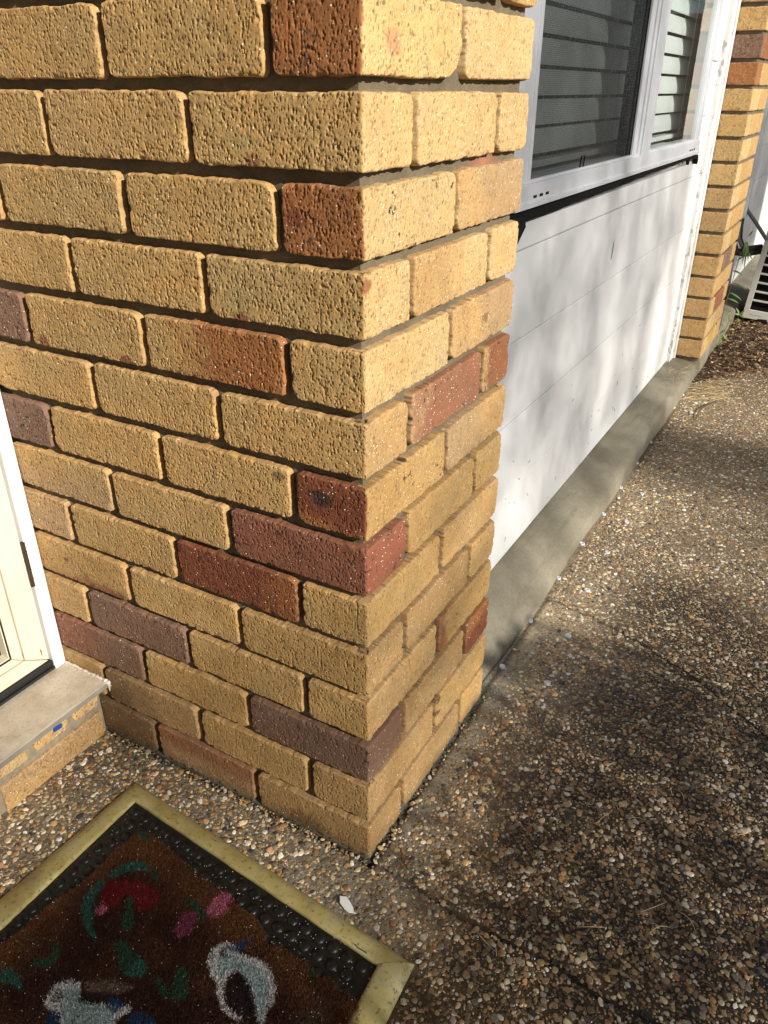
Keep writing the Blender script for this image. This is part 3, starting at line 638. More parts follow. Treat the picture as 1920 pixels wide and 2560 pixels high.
# marks on the boards
b = MB(); b.prism([(1.560, .716), (1.566, .722), (1.572, .752), (1.570, .772), (1.563, .750)], 0, -.1262, -.1251); b.build('scuff', M_black, wall)
b = MB(); rs = random.Random(9)
for i in range(26):
    y = rs.uniform(.85, 2.6); z = rs.uniform(.11, .42); a_ = rs.uniform(0, PI); l = rs.uniform(.004, .014)
    b.tube([(-.1248, y, z), (-.1235, y+l*.5*math.cos(a_)+.002, z+l*.5*math.sin(a_)), (-.1246, y+l*math.cos(a_), z+l*math.sin(a_))], .0005, 5)
o = b.build('debris_specks', M_batten if 0 else plain('debris_brown', (.12, .09, .06), .9), None)
label(o, 'tiny dead grass bits stuck to the lower white boards', kind='stuff')
PAT = {'g1':[(-375, -157), (-367, -149), (-343, -158), (-340, -164), (-353, -166)],
't1':[(-307, -197), (-327, -201), (-343, -215), (-351, -237), (-353, -246), (-341, -245), (-330, -228), (-315, -213), (-298, -206)],
'g2':[(-298, -206), (-289, -198), (-269, -204), (-276, -211)],
't2':[(-353, -255), (-358, -272), (-354, -291), (-340, -309), (-315, -326), (-298, -331), (-278, -338), (-288, -327), (-308, -317), (-334, -290), (-340, -272), (-341, -257)],
'r1':[(-343, -255), (-319, -238), (-291, -225), (-263, -225), (-248, -230), (-244, -244), (-252, -259), (-263, -268), (-284, -256), (-298, -253), (-300, -265), (-295, -278), (-306, -290), (-318, -292), (-336, -270)],
'p1':[(-322, -294), (-318, -284), (-308, -285), (-301, -294), (-310, -302), (-320, -300)],
'g3':[(-294, -257), (-285, -254), (-269, -271), (-255, -281), (-246, -298), (-258, -300), (-273, -291), (-278, -274)],
'g4':[(-259, -318), (-243, -311), (-216, -317), (-191, -321), (-179, -330), (-185, -342), (-203, -350), (-220, -347), (-240, -330)],
'p2':[(-173, -208), (-174, -187), (-167, -173), (-150, -174), (-138, -182), (-142, -200), (-150, -215), (-167, -220)],
'r2':[(-151, -179), (-142, -177), (-134, -188), (-144, -191)],
'm1':[(-199, -233), (-184, -222), (-169, -236), (-164, -253), (-176, -270), (-188, -265), (-197, -247)],
'g5':[(-218, -218), (-199, -208), (-178, -211), (-159, -221), (-165, -229), (-183, -224), (-198, -220)],
'g6':[(-332, -367), (-324, -365), (-308, -379), (-307, -392), (-317, -402), (-335, -404), (-340, -395), (-325, -389), (-318, -380)],
't3':[(-370, -432), (-356, -425), (-332, -427), (-314, -436), (-318, -440), (-331, -439), (-351, -446)],
'g7':[(-170, -329), (-158, -327), (-135, -333), (-123, -343), (-132, -346), (-150, -341)],
'g8':[(-146, -304), (-137, -295), (-117, -310), (-104, -328), (-112, -339), (-122, -341), (-138, -322)],
'w1':[(-113, -276), (-121, -258), (-116, -243), (-102, -235), (-92, -236), (-82, -242), (-65, -237), (-46, -233), (-22, -240), (-5, -254), (6, -274), (5, -291), (13, -304), (6, -308), (-11, -291), (-29, -277), (-48, -266), (-65, -262), (-73, -271), (-72, -284), (-63, -300), (-50, -310), (-34, -313), (-18, -312), (-21, -317), (-38, -319), (-57, -313), (-73, -302), (-79, -292), (-95, -288)],
'c1':[(-106, -261), (-97, -248), (-76, -248), (-41, -244), (-12, -258), (-1, -277), (4, -299), (-15, -286), (-32, -274), (-52, -263), (-70, -263), (-81, -273), (-83, -288)],
'k1':[(-69, -269), (-58, -265), (-29, -277), (-8, -298), (-4, -314), (-16, -311), (-39, -312), (-57, -301), (-69, -282)],
'n1':[(-96, -243), (-92, -229), (-79, -207), (-79, -226), (-85, -244)],
'w2':[(-270, -436), (-279, -424), (-280, -405), (-267, -395), (-252, -389), (-240, -398), (-237, -407), (-232, -414), (-217, -406), (-203, -395), (-188, -389), (-169, -378), (-160, -377), (-164, -388), (-168, -398), (-159, -417), (-217, -450), (-244, -433), (-256, -436)],
'c2':[(-254, -423), (-264, -407), (-249, -394), (-231, -409), (-194, -393), (-176, -391), (-168, -418), (-218, -446)],
'n2':[(-257, -445), (-252, -436), (-239, -435), (-229, -453), (-238, -458)],
'n3':[(-202, -386), (-186, -377), (-172, -380), (-177, -395), (-192, -395)],
'n4':[(-158, -388), (-148, -374), (-124, -373), (-105, -382), (-146, -405)],
'b1':[(-250, -386), (-212, -362), (-178, -354), (-191, -372), (-232, -393)],
'k2':[(-238, -397), (-201, -377), (-200, -388), (-220, -403), (-233, -406)],
'g9':[(21, -208), (24, -202), (34, -210), (35, -225)],
'e1':[(-100, -249)],
'e2':[(-264, -419)],
'coir':[(-364, -152), (-333, -152), (-284, -160), (-240, -170), (-190, -175), (-159, -173), (-129, -183), (-103, -183), (-75, -193), (-53, -209), (-33, -202), (-3, -204), (19, -205), (41, -213), (53, -203), (82, -213), (104, -213), (118, -222), (124, -242)],
'coirl':[(-371, -164), (-376, -201), (-375, -236), (-378, -283), (-389, -322), (-391, -359), (-394, -386), (-400, -409)],
'domesT':[(-410, -125), (-385, -131), (-327, -133), (-302, -137), (-186, -147), (44, -190)],
'domesL':[(-407, -156), (-410, -181), (-412, -234), (-411, -263), (-413, -288), (-416, -314), (-414, -340), (-415, -365), (-415, -388)],
'domesR':[(91, -170), (89, -196)]}
# ------------------------------------------------------------------ door, step
M_white = plain('white_gloss_paint', (.80, .80, .80), .35, 0, .03, 15, .1, 60, .0005, dirt=((.45, .42, .38), 260, .70, .74, (1, 1, 1)))
M_cream = plain('cream_powder_coat', (.72, .64, .50), .4, 0, .06, 9, .05, 80, .0005, dirt=((.30, .22, .12), 200, .72, .76, (1, 1, .6)), stretch=(6, 6, .6))
M_groove = plain('dusty_groove', (.30, .22, .14), .8)
M_rub = plain('black_seal_rubber', (.014, .014, .015), .55, 0, .2, 50, .3, 300, .0005)
M_rust = plain('rusty_hinge', (.07, .04, .025), .6, .4, .4, 90, .5, 300, .0006)
j = MB(); j.box(-.80, -.698, -.0265, -.0015, .139, 2.1); 
jm = j.build('door_jamb', M_white, None, bevel=.003); label(jm, 'white painted timber door jamb standing on the tile against the bricks', 'door jamb')
dr = empty('screen_door', (-.72, -.10, .16)); label(dr, 'cream framed screen door with black mesh at the left edge, above the stone sill', 'door')
b = MB(); b.prism([(-.0315, 1.9), (-.0315, .1655), (-.0785, .1955), (-.0785, 1.9)], 0, -.745, -.7035); b.build('stile', M_cream, dr, bevel=.0012)
b = MB(); b.prism([(-.0805, 1.9), (-.0805, .1965), (-.1015, .2125), (-.1015, 1.9)], 0, -.745, -.7055); b.build('stile', M_cream, dr, bevel=.0012)
b = MB(); b.prism([(-.033, .1635), (-.0785, .1935), (-.95, .1935), (-.95, .1635)], 0, -.745, -.7045); b.build('bottom_rail', M_cream, dr, bevel=.0012)
b = MB(); b.prism([(-.0815, .1955), (-.1015, .2115), (-.95, .2115), (-.95, .1955)], 0, -.745, -.7065); b.build('bottom_rail', M_cream, dr, bevel=.0012)
b = MB(); b.box(-.745, -.7085, -.945, -.034, .166, .2115); b.box(-.745, -.7085, -.1015, -.034, .2, 1.9); b.build('groove_filler', M_groove, dr)
b = MB(); b.box(-.745, -.7085, -.1065, -.1045, .218, 1.9); b.box(-.745, -.7085, -.95, -.1045, .2155, .218); b.build('mesh_bead', M_cream, dr)
b = MB(); b.box(-.742, -.712, -.1045, -.1015, .2115, 1.9); b.box(-.742, -.712, -.95, -.1045, .2112, .2158); b.build('mesh_spline', M_rub, dr)
m, nt, bs = new_mat('door_mesh'); M_mesh = m
vo = nt.nodes.new('ShaderNodeTexVoronoi'); vo.inputs['Scale'].default_value = 420; nt.links.new(gcoord(nt), vo.inputs['Vector'])
nt.links.new(ramp(nt, vo.outputs['Distance'], [(.2, (.012, .012, .014)), (.7, (.05, .052, .055))]).outputs[0], bs.inputs['Base Color']); bs.inputs['Roughness'].default_value = .45
bump(nt, bs, vo.outputs['Distance'], .6, .001)
b = MB(); b.box(-.740, -.728, -.95, -.1045, .21, 1.9); b.build('mesh_panel', M_mesh, dr)
# pet flap surround: rounded black ring lying on the mesh
pts = []
for i in range(24):
    t = 2*PI*i/24; cx, cz = -.185, .345; ex = .0725*(abs(math.cos(t))**.35)*(1 if math.cos(t) > 0 else -1); ez = .1*(abs(math.sin(t))**.35)*(1 if math.sin(t) > 0 else -1)
    pts.append((-.722, cx+ex, cz+ez))
b = MB(); b.tube(pts+[pts[0]], .0085, 8, False); b.build('pet_flap_surround', M_rub, dr, smooth=True)
b = MB(); b.box(-.727, -.724, -.25, -.12, .252, .438); b.build('pet_flap', plain('smoky_flap', (.10, .10, .10), .25), dr)
b = MB(); b.box(-.745, -.6985, -.95, -.0285, .1515, .1625); b.box(-.745, -.6945, -.95, -.0285, .1445, .1505); b.box(-.745, -.700, -.95, -.028, .1402, .152); b.build('weather_seal', M_rub, dr, bevel=.0012)
b = MB(); b.tube([(-.7015, -.0285, .335), (-.7015, -.0285, .428)], .0042, 10)
for z in (.352, .37, .389, .408): b.tube([(-.7015, -.0285, z), (-.7015, -.0285, z+.0015)], .0048, 10)
b.build('hinge', M_rust, dr, smooth=False)
b = MB(); b.tube([(-.7030, -.045, .182), (-.7020, -.0447, .190), (-.7026, -.0452, .196), (-.7022, -.0458, .200)], [.0006, .0009, .0016, .0005], 6); b.build('dirt_streak', plain('dry_moss', (.22, .18, .06), .9), dr)
# step
stp = empty('door_step', (-.61, -.25, 0)); label(stp, 'brick door step capped with a pale stone tile below the screen door', 'step')
m, nt, bs = new_mat('travertine_tile'); M_tile = m
v = gcoord(nt); n1 = noise(nt, 22, 6, .65, v); n2 = noise(nt, 260, 4, .7, v)
c = ramp(nt, n1.outputs[0], [(.3, (.46, .38, .28)), (.5, (.57, .49, .38)), (.7, (.66, .58, .47))]).outputs[0]
c = mixc(nt, c, (.16, .11, .07), ramp(nt, n2.outputs[0], [(.55, g3(0)), (.72, g3(.75))]).outputs[0])
nt.links.new(c, bs.inputs['Base Color']); bs.inputs['Roughness'].default_value = .5; bump(nt, bs, n2.outputs[0], .2, .0004)
b = MB(); b.box(-.79, -.5845, -.96, -.0015, .1275, .140); b.build('tile', M_tile, stp, bevel=.001)
b = MB(); b.box(-.5845, -.5826, -.96, -.0015, .1265, .1395); b.build('tile_edge', plain('cut_stone_edge', (.24, .21, .17), .5, 0, .25, 30, .3, 200, .0005), stp)
b = MB(); b.box(-.5850, -.5815, -.96, -.0015, .1388, .1402); b.build('edge_trim', plain('thin_metal_trim', (.62, .58, .50), .35, .3), stp)
PS = Path((-.612, -.96), .96, .001)
sc = []
for k, ss in ((1, [(.722, .952), (.482, .712), (.242, .472), (.002, .232)]), (2, [(.887, .950), (.800, .876), (.560, .790), (.32, .55), (.08, .31)])):
    for (a0, a1) in ss: sc.append((1, [(a0, a1, TO, TO, {'hh': .0685 if k == 1 else .040, 'zz': -.008 if k == 1 else .0735, 'grad': (PI_, 't', .3, .9) if k == 1 else (TL, 's', .2, .9), 'iron': .5})]))
_mb = make_brickwork
make_brickwork('bricks', PS, 0, sc, .0017, stp, 8000)
M_cap = plain('rough_mortar', (.25, .21, .15), .95, 0, .3, 60, .6, 300, .0015)
b = MB(); b.box(-.80, -.6175, -.96, -.003, -.02, .1274); b.box(-.622, -.6115, -.96, -.0035, .112, .1272); b.build('mortar', M_cap, stp)
b = MB(); rs = random.Random(12); pts = [(-.70+i*.004, -.0028-rs.uniform(0, .0016), .1412+rs.uniform(-.001, .0012)) for i in range(30)]
b.tube(pts, [rs.uniform(.0018, .0046) for _ in pts], 7)
pts = [(-.581+rs.uniform(-.001, .001), -.0022, .141-.005*i) for i in range(6)]; b.tube(pts, [.005, .0045, .003, .0022, .0015, .001], 7)
b.build('sealant', plain('white_caulk', (.62, .56, .48), .6, 0, .2, 80, .4, 200, .001), stp, smooth=True)
b = MB(); b.prism([(-.1340, .1195), (-.1165, .1175), (-.1150, .1265), (-.1325, .1285)], 0, -.5840, -.5806)
o = b.build('blue_tape', plain('blue_plastic_tape', (.02, .06, .30), .3), None, bevel=.0006); label(o, 'small scrap of blue plastic stuck to the edge of the step', 'tape scrap')

# ------------------------------------------------------------------ door mat
mat_ = empty('door_mat', (-.16, -.30, 0)); label(mat_, 'worn brown coir door mat with flower and bird design and yellowed border', 'door mat')
O = [(-.4635, -.0745), (.1495, -.1205), (.168, -.545), (-.482, -.545)]; I = [(-.4265, -.1115), (.1045, -.1525), (.1215, -.505), (-.4225, -.505)]
m, nt, bs = new_mat('yellowed_metal'); M_yel = m
v = gcoord(nt); n1 = noise(nt, 16, 5, .65, v); n2 = noise(nt, 420, 3, .7, v); n3 = noise(nt, 150, 3, .7, v)
c = ramp(nt, n1.outputs[0], [(.25, (.22, .19, .12)), (.42, (.38, .31, .11)), (.55, (.44, .38, .17)), (.75, (.36, .33, .23))]).outputs[0]
c = mixc(nt, c, (.09, .065, .035), ramp(nt, n3.outputs[0], [(.56, g3(0)), (.68, g3(.75))]).outputs[0])
c = mixc(nt, c, (.80, .70, .42), ramp(nt, n2.outputs[0], [(.68, g3(0)), (.75, g3(.8))]).outputs[0])
nt.links.new(c, bs.inputs['Base Color']); bs.inputs['Roughness'].default_value = .5; bs.inputs['Metallic'].default_value = .1; bump(nt, bs, n2.outputs[0], .45, .0005)
b = MB()
for q in range(4):
    o0, o1, i0, i1 = O[q], O[(q+1) % 4], I[q], I[(q+1) % 4]; n = 40; prof = [(0, .0005), (.04, .0035), (.30, .0095), (.55, .0115), (.85, .0120), (.97, .0112), (1.0, .0085), (1.0, .002)]
    vs = []
    for a_ in range(n+1):
        t = a_/n
        for (u, z) in prof:
            ox = o0[0]*(1-t)+o1[0]*t; oy = o0[1]*(1-t)+o1[1]*t; ix = i0[0]*(1-t)+i1[0]*t; iy = i0[1]*(1-t)+i1[1]*t
            wob = .0006*math.sin(t*37+q) if 0 < a_ < n else 0
            vs.append((ox*(1-u)+ix*u, oy*(1-u)+iy*u+wob, z+.0005*math.sin(t*23+q*2)*(1 if u > 0 else 0)))
    L = len(prof); fs = [(a_*L+k, (a_+1)*L+k, (a_+1)*L+k+1, a_*L+k+1) for a_ in range(n) for k in range(L-1)]
    bb = MB(); bb.add(vs, fs); bb.build('border', M_yel, mat_, smooth=True)
b = MB(); b.prism([(.036, -.1435), (.050, -.1400), (.066, -.1452), (.082, -.1455), (.0819, -.1470), (.066, -.1468), (.050, -.1416)], 2, .0119, .0124); b.build('border_crack', M_rub, mat_)
# rubber base with domes
n = 90; vs = []; V = []
U, Vv = np.meshgrid(np.linspace(0, 1, 220), np.linspace(0, 1, 150), indexing='ij')
def quad(u, v): return [(I[0][k]*(1-u)+I[1][k]*u)*(1-v)+(I[3][k]*(1-u)+I[2][k]*u)*v for k in (0, 1)]
X, Y = quad(U, Vv); Z = .0062+.0007*(fbm(X/.01, Y/.01, 500)-.5)
idx = np.arange(X.size).reshape(X.shape)
m, nt, bs = new_mat('dusty_black_rubber'); M_rubm = m
v = gcoord(nt); n1 = noise(nt, 60, 5, .7, v); n2 = noise(nt, 500, 2, .6, v)
c = ramp(nt, n1.outputs[0], [(.4, (.006, .0055, .005)), (.66, (.014, .013, .011)), (.8, (.06, .052, .04))]).outputs[0]
nt.links.new(c, bs.inputs['Base Color']); bs.inputs['Roughness'].default_value = .42; bs.inputs['Specular IOR Level'].default_value = .3; bump(nt, bs, n2.outputs[0], .3, .0004)
npmesh('rubber_base', np.stack([X, Y, Z], -1).reshape(-1, 3), np.stack([idx[:-1, :-1], idx[1:, :-1], idx[1:, 1:], idx[:-1, 1:]], -1).reshape(-1, 4), M_rubm, mat_)
dm = MB(); rs = random.Random(3)
def dome(cx, cy, r=.0098, h=.0052):
    vs = []; fs = []; S_ = 14; R_ = 5
    for i in range(R_):
        a_ = (PI/2)*i/R_
        for k in range(S_): t = 2*PI*k/S_; vs.append((cx+r*math.cos(a_)*math.cos(t), cy+r*math.cos(a_)*math.sin(t), .0055+h*math.sin(a_)))
    vs.append((cx, cy, .0055+h))
    for i in range(R_-1):
        for k in range(S_): k2 = (k+1) % S_; fs.append((i*S_+k, i*S_+k2, (i+1)*S_+k2, (i+1)*S_+k))
    for k in range(S_): fs.append(((R_-1)*S_+k, (R_-1)*S_+(k+1) % S_, R_*S_))
    dm.add(vs, fs)
for r_ in range(4):
    for i in range(21):
        u = (i*.0262+.014+(r_ % 2)*.0131)/.532; vv = (.0145+r_*.0222)
        if u > .985: continue
        x = I[0][0]+(I[1][0]-I[0][0])*u; y = I[0][1]+(I[1][1]-I[0][1])*u-vv; dome(x, y)
for c_ in range(2):
    for i in range(16): dome(-.4115-.0004*i+c_*.023, -.213-i*.0262-c_*.0131)
    for i in range(13): dome(.0905-c_*.0225+.0008*i, -.246-i*.0262-c_*.0131)
dm.build('rubber_studs', M_rubm, mat_, smooth=True)
# coir pile, coloured by the woven design
def inpoly(px, py, poly):
    ins = np.zeros(px.shape, bool); n = len(poly)
    for i in range(n):
        x1, y1 = poly[i]; x2, y2 = poly[(i+1) % n]
        if y1 == y2: continue
        c_ = ((y1 > py) != (y2 > py)) & (px < (x2-x1)*(py-y1)/(y2-y1)+x1); ins ^= c_
    return ins
coir = [(a_/1000, b_/1000) for a_, b_ in PAT['coir']]+[(.128, -.30), (.131, -.40), (.118, -.5), (-.40, -.5)]+[(a_/1000, b_/1000) for a_, b_ in PAT['coirl'][::-1]]
COL = {'g': (.018, .055, .028), 't': (.022, .095, .072), 'r': (.15, .008, .012), 'p': (.40, .11, .18), 'm': (.20, .04, .08), 'w': (.52, .50, .49), 'c': (.26, .34, .34), 'k': (.016, .010, .010), 'n': (.015, .045, .10), 'b': (.13, .085, .065)}
def coir_colour(x, y, rs):
    n = len(x); d = np.minimum(np.minimum(x+.385, .115-x), np.minimum(-.165-y-.06*(x+.38)/.5, 9))
    e = sst(.0, .07, d+.05*(fbm(x/.05, y/.05, 601)-.5))
    col = np.array((.110, .043, .015))*(1-e[:, None])+np.array((.034, .011, .007))*e[:, None]
    fz = fbm(x/.06, y/.06, 602)[:, None]; col = col*(1-.7*sst(.5, .75, fz))+np.array((.060, .022, .009))*.7*sst(.5, .75, fz)
    jx = x*1000+rs.normal(0, 1.8, n); jy = y*1000+rs.normal(0, 1.8, n)
    bz = np.exp(-((x-.07)/.02)**2-((y+.30)/.06)**2)[:, None]*.7; col = col*(1-bz)+np.array((.13, .085, .065))*bz
    for key in ('b1', 'g1', 't1', 'g2', 't2', 'r1', 'p1', 'g3', 'g4', 'p2', 'r2', 'm1', 'g5', 'g6', 't3', 'g7', 'g8', 'w1', 'c1', 'k1', 'n1', 'w2', 'c2', 'k2', 'n2', 'n3', 'n4', 'g9'):
        ins = inpoly(jx, jy, PAT[key]) & (rs.rand(n) < .87); c_ = np.array(COL[key[0]])
        if key == 't2': c_ = c_*.9
        col[ins] = c_
        if key == 'g4': s2 = ins & (jx+jy*.3 > -305) & (jx > -222); col[s2] = np.array(COL['t'])*1.1
    for (ex, ey) in (PAT['e1'][0], PAT['e2'][0]):
        r = np.hypot(jx-ex, jy-ey); col[(r < 8.2) & (r > 4.8)] = (.02, .02, .02); col[r < 2.4] = (.02, .02, .02)
    return col*np.clip(rs.normal(1, .28, (n, 1)), .35, 1.9)
m, nt, bs = new_mat('coir_fibre'); M_coir = m
a = nt.nodes.new('ShaderNodeAttribute'); a.attribute_name = 'Col'; nt.links.new(a.outputs['Color'], bs.inputs['Base Color']); bs.inputs['Roughness'].default_value = .6; bs.inputs['Specular IOR Level'].default_value = .25
gx_, gy_ = np.meshgrid(np.arange(-.42, .14, .0022), np.arange(-.51, -.14, .0022), indexing='ij')
rs_ = np.random.RandomState(11)
cells = inpoly(gx_+.001, gy_+.001, coir); nx_, ny_ = gx_.shape
zz = .0105+.0015*(vn(gx_/.004, gy_/.004, 610)-.5); idx = np.arange(gx_.size).reshape(gx_.shape)
cc = coir_colour(gx_.ravel(), gy_.ravel(), rs_)*.6
allin = cells[:-1, :-1] & cells[1:, :-1] & cells[1:, 1:] & cells[:-1, 1:]
F = np.stack([idx[:-1, :-1], idx[1:, :-1], idx[1:, 1:], idx[:-1, 1:]], -1)[allin]
pile = npmesh('coir_pile', np.stack([gx_, gy_, zz], -1).reshape(-1, 3), F, M_coir, mat_, cc)
n = 330000; fx = rs_.uniform(-.43, .14, n); fy = rs_.uniform(-.51, -.14, n); ok = inpoly(fx+rs_.normal(0, .0012, n), fy+rs_.normal(0, .0012, n), coir); fx = fx[ok]; fy = fy[ok]; n = len(fx)
fc = coir_colour(fx, fy, rs_); L = rs_.uniform(.003, .0068, n)*(1+.5*(rs_.rand(n) < .04)); th = rs_.uniform(0, 2*PI, n); lean = np.abs(rs_.normal(0, .55, n)).clip(0, 1.35)
w_ = rs_.uniform(.00022, .00042, n); ph = rs_.uniform(0, PI, n)
bx = np.stack([fx, fy, np.full(n, .0095)], -1); side = np.stack([np.cos(ph), np.sin(ph), 0*ph], -1)*w_[:, None]
d = np.stack([np.sin(lean)*np.cos(th), np.sin(lean)*np.sin(th), np.cos(lean)], -1)
mid = bx+d*(L*.55)[:, None]; tip = bx+d*L[:, None]+np.stack([0*L, 0*L, -L*.12*lean], -1)+rs_.normal(0, .0005, (n, 3))
V = np.stack([bx-side, bx+side, mid+side*.9, mid-side*.9, tip], 1).reshape(-1, 3); o_ = (np.arange(n)*5)[:, None]
F = np.concatenate([o_+np.array([0, 1, 2]), o_+np.array([0, 2, 3]), o_+np.array([3, 2, 4])])
fcv = np.repeat(fc[:, None], 5, 1); fcv[:, 4] *= 1.25
fo = npmesh('coir_fibres', V, F, M_coir, mat_, np.clip(fcv.reshape(-1, 3), 0, 1)); label(fo, kind='stuff')

# ------------------------------------------------------------------ small things on the ground
M_plug = plain('white_plastic', (.60, .61, .64), .5, 0, .06, 60)
plugs = [(-.004, .774), (.095, .762), (.003, .579), (.109, .577), (.077, .974), (-.006, 1.198), (-.003, 1.405), (-.006, 1.612), (.072, 1.388), (-.006, .992), (.070, 1.187), (-.012, 2.246), (-.012, 2.448), (-.012, 2.626), (.062, 2.429), (-.008, 1.83), (-.010, 2.04), (.066, 1.60)]
ordn = ['first', 'second', 'third', 'fourth', 'fifth', 'sixth', 'seventh', 'eighth', 'ninth', 'tenth', 'eleventh']
ra = sorted([p for p in plugs if p[0] < .03], key=lambda p: p[1]); rb_ = sorted([p for p in plugs if p[0] >= .03], key=lambda p: p[1])
def plug_mesh():
    b = MB(); S_ = 20; prof = [(.0092, -.006), (.0092, .0022), (.0086, .0032), (.0060, .0034), (.0056, .0028), (0.0001, .0028)]; vs = []
    for (r, z) in prof:
        for k in range(S_): t = 2*PI*k/S_; vs.append((r*math.cos(t), r*math.sin(t), z))
    fs = [(i*S_+k, i*S_+(k+1) % S_, (i+1)*S_+(k+1) % S_, (i+1)*S_+k) for i in range(len(prof)-1) for k in range(S_)]
    return b.add(vs, fs)
p0 = None; rs = random.Random(2)
for lst, txt in ((ra, 'beside the concrete ledge'), (rb_, 'out in the pebbled path')):
    for i, (x, y) in enumerate(lst):
        if p0 is None: p = p0 = plug_mesh().build('floor_plug', M_plug, None, smooth=True)
        else: p = p0.copy(); C.objects.link(p)
        p.location = (x, y, .0012); p.rotation_euler = (rs.uniform(-.14, .14), rs.uniform(-.14, .14), rs.uniform(0, 6)); q_ = rs.uniform(.72, .86); p.scale = (q_, q_, 1)
        label(p, 'small round white plug %s, %s from the near pier' % (txt, ordn[i]), 'plug', 'round white plugs set in the ground')
b = MB(); b.prism([(-.006, -.083), (.004, -.079), (.013, -.083), (.024, -.090), (.030, -.097), (.022, -.1005), (.012, -.0985), (.001, -.0935)], 2, .0042, .0052)
o = b.build('paint_flake', plain('white_flake', (.82, .82, .80), .7, 0, .1, 200, .6, 300, .001), None, bevel=.0003); label(o, 'curled white flake of paint lying just outside the yellow mat border', 'flake')
rs = np.random.RandomState(21); V = []; F = []; n = 0
def speckset(N_, fn, zf, s0, s1):
    global n
    for i in range(N_):
        x, y = fn(); z = zf(x, y); s = rs.uniform(s0, s1); a_ = rs.uniform(0, PI); c_, s_ = math.cos(a_)*s, math.sin(a_)*s; k = rs.uniform(.5, 1)
        V.extend([(x-c_, y-s_, z), (x+s_*k, y-c_*k, z+s*.3), (x+c_, y+s_, z), (x-s_*k, y+c_*k, z+s*.2), (x, y, z+s*.9)]); F.extend([(n, n+1, n+4), (n+1, n+2, n+4), (n+2, n+3, n+4), (n+3, n, n+4)]); n += 5
speckset(520, lambda: (rs.uniform(-.41, .12), rs.uniform(-.5, -.15)), lambda x, y: .0142, .0003, .0008)
speckset(220, lambda: (rs.uniform(-.42, .10), rs.uniform(-.22, -.13)), lambda x, y: .0078, .0004, .0010)
speckset(60, lambda: (rs.uniform(-.11, .0), rs.uniform(.5, .75)), lambda x, y: .012+.35*max(0, -x-.02), .0004, .001)
sp_ = npmesh('white_crumbs', np.array(V), np.array(F), plain('white_crumb', (.85, .83, .76), .6)); label(sp_, 'tiny white crumbs scattered over the door mat', kind='stuff')
# straws and twigs
M_straw = plain('dry_straw', (.50, .39, .20), .7, 0, .25, 40)
b = MB(); rp = random.Random(31)
def straw(x, y, z, a_, L_, r, bend=.15):
    pts = []
    for i in range(5):
        t = i/4; pts.append((x+L_*t*math.cos(a_+bend*t), y+L_*t*math.sin(a_+bend*t), z+.006*math.sin(PI*t)+.001))
    b.tube(pts, [r*.6, r, r, r*.8, r*.3], 5)
for i in range(70): straw(rp.gauss(.04, .05), rp.gauss(2.68, .09), .002, rp.uniform(-.5, .7), rp.uniform(.03, .11), rp.uniform(.0006, .0019), rp.uniform(-.6, .6))
for i in range(26): straw(rp.uniform(-.10, .0), rp.gauss(2.62, .09), .088, rp.uniform(-.8, .8), rp.uniform(.02, .06), .0007, rp.uniform(-1, 1))
for (x, y, a_, L_) in ((.40, .015, .1, .05), (.42, .13, .6, .05), (.47, .16, -.3, .04), (.44, .10, 1.2, .04), (.21, -.03, -.8, .035), (.25, -.05, 1.9, .03), (.52, .35, .4, .05), (.31, .26, 1.1, .04), (.34, .055, .2, .045)): straw(x, y, .004, a_, L_, .0006, rp.uniform(-.7, .7))
for i in range(40): straw(rp.uniform(.02, .5), rp.uniform(.3, 2.6), .003, rp.uniform(0, 6.28), rp.uniform(.015, .05), .0005, rp.uniform(-1, 1))
o = b.build('dry_grass', M_straw, None); label(o, 'pale dry straws and grass lying along the ledge and path', kind='stuff')
b = MB(); b.tube([(.095, 2.34, .005), (.088, 2.40, .008), (.090, 2.46, .010), (.102, 2.52, .010), (.120, 2.57, .009), (.145, 2.61, .006)], [.001, .0020, .0026, .0026, .002, .0012], 7)
o = b.build('twig', plain('brown_bark', (.08, .05, .03), .9), None, smooth=True); label(o, 'curved brown twig lying on the path near the far pier', 'twig')
# litter and soil beyond the concrete
M_lit = attr_mat('leaf_litter', rough=.9, bscale=200, bstr=.3, speck=False)
rs = np.random.RandomState(41); n = 26000; x = rs.uniform(-.02, 1.3, n); y = 2.62+rs.uniform(0, 1, n)**.8*2.6; e = 2.84+1.2*x+.12*(fbm(x/.1, y/.1, 700)-.5); ok = (y > e-.10*rs.rand(n)) & ~((y < 3.34) & (x < .004)); x = x[ok]; y = y[ok]; n = len(x)
th = rs.uniform(0, PI, n); L = rs.uniform(.004, .016, n); w_ = L*rs.uniform(.12, .5, n); zb_ = rs.uniform(.002, .020, n); c_, s_ = np.cos(th), np.sin(th)
P0 = np.stack([x-c_*L, y-s_*L, zb_], -1); P1_ = np.stack([x+s_*w_, y-c_*w_, zb_+rs.uniform(-.004, .006, n)], -1); P2_ = np.stack([x+c_*L, y+s_*L, zb_+rs.uniform(-.004, .006, n)], -1); P3_ = np.stack([x-s_*w_, y+c_*w_, zb_+rs.uniform(-.004, .006, n)], -1)
V = np.stack([P0, P1_, P2_, P3_], 1).reshape(-1, 3); F = (np.arange(n)*4)[:, None]+np.array([0, 1, 2, 3])
pal = np.array([(.10, .06, .03), (.06, .035, .02), (.16, .09, .045), (.24, .16, .08), (.15, .09, .05), (.36, .28, .17)]); pc = pal[rs.choice(6, n, p=[.22, .20, .2, .16, .12, .10])]*rs.uniform(1.0, 2.2, (n, 1))
o = npmesh('leaf_litter', V, F, M_lit, None, np.repeat(pc, 4, 0), smooth=False); label(o, 'brown dead leaf litter covering the soil near the air conditioner', kind='stuff')
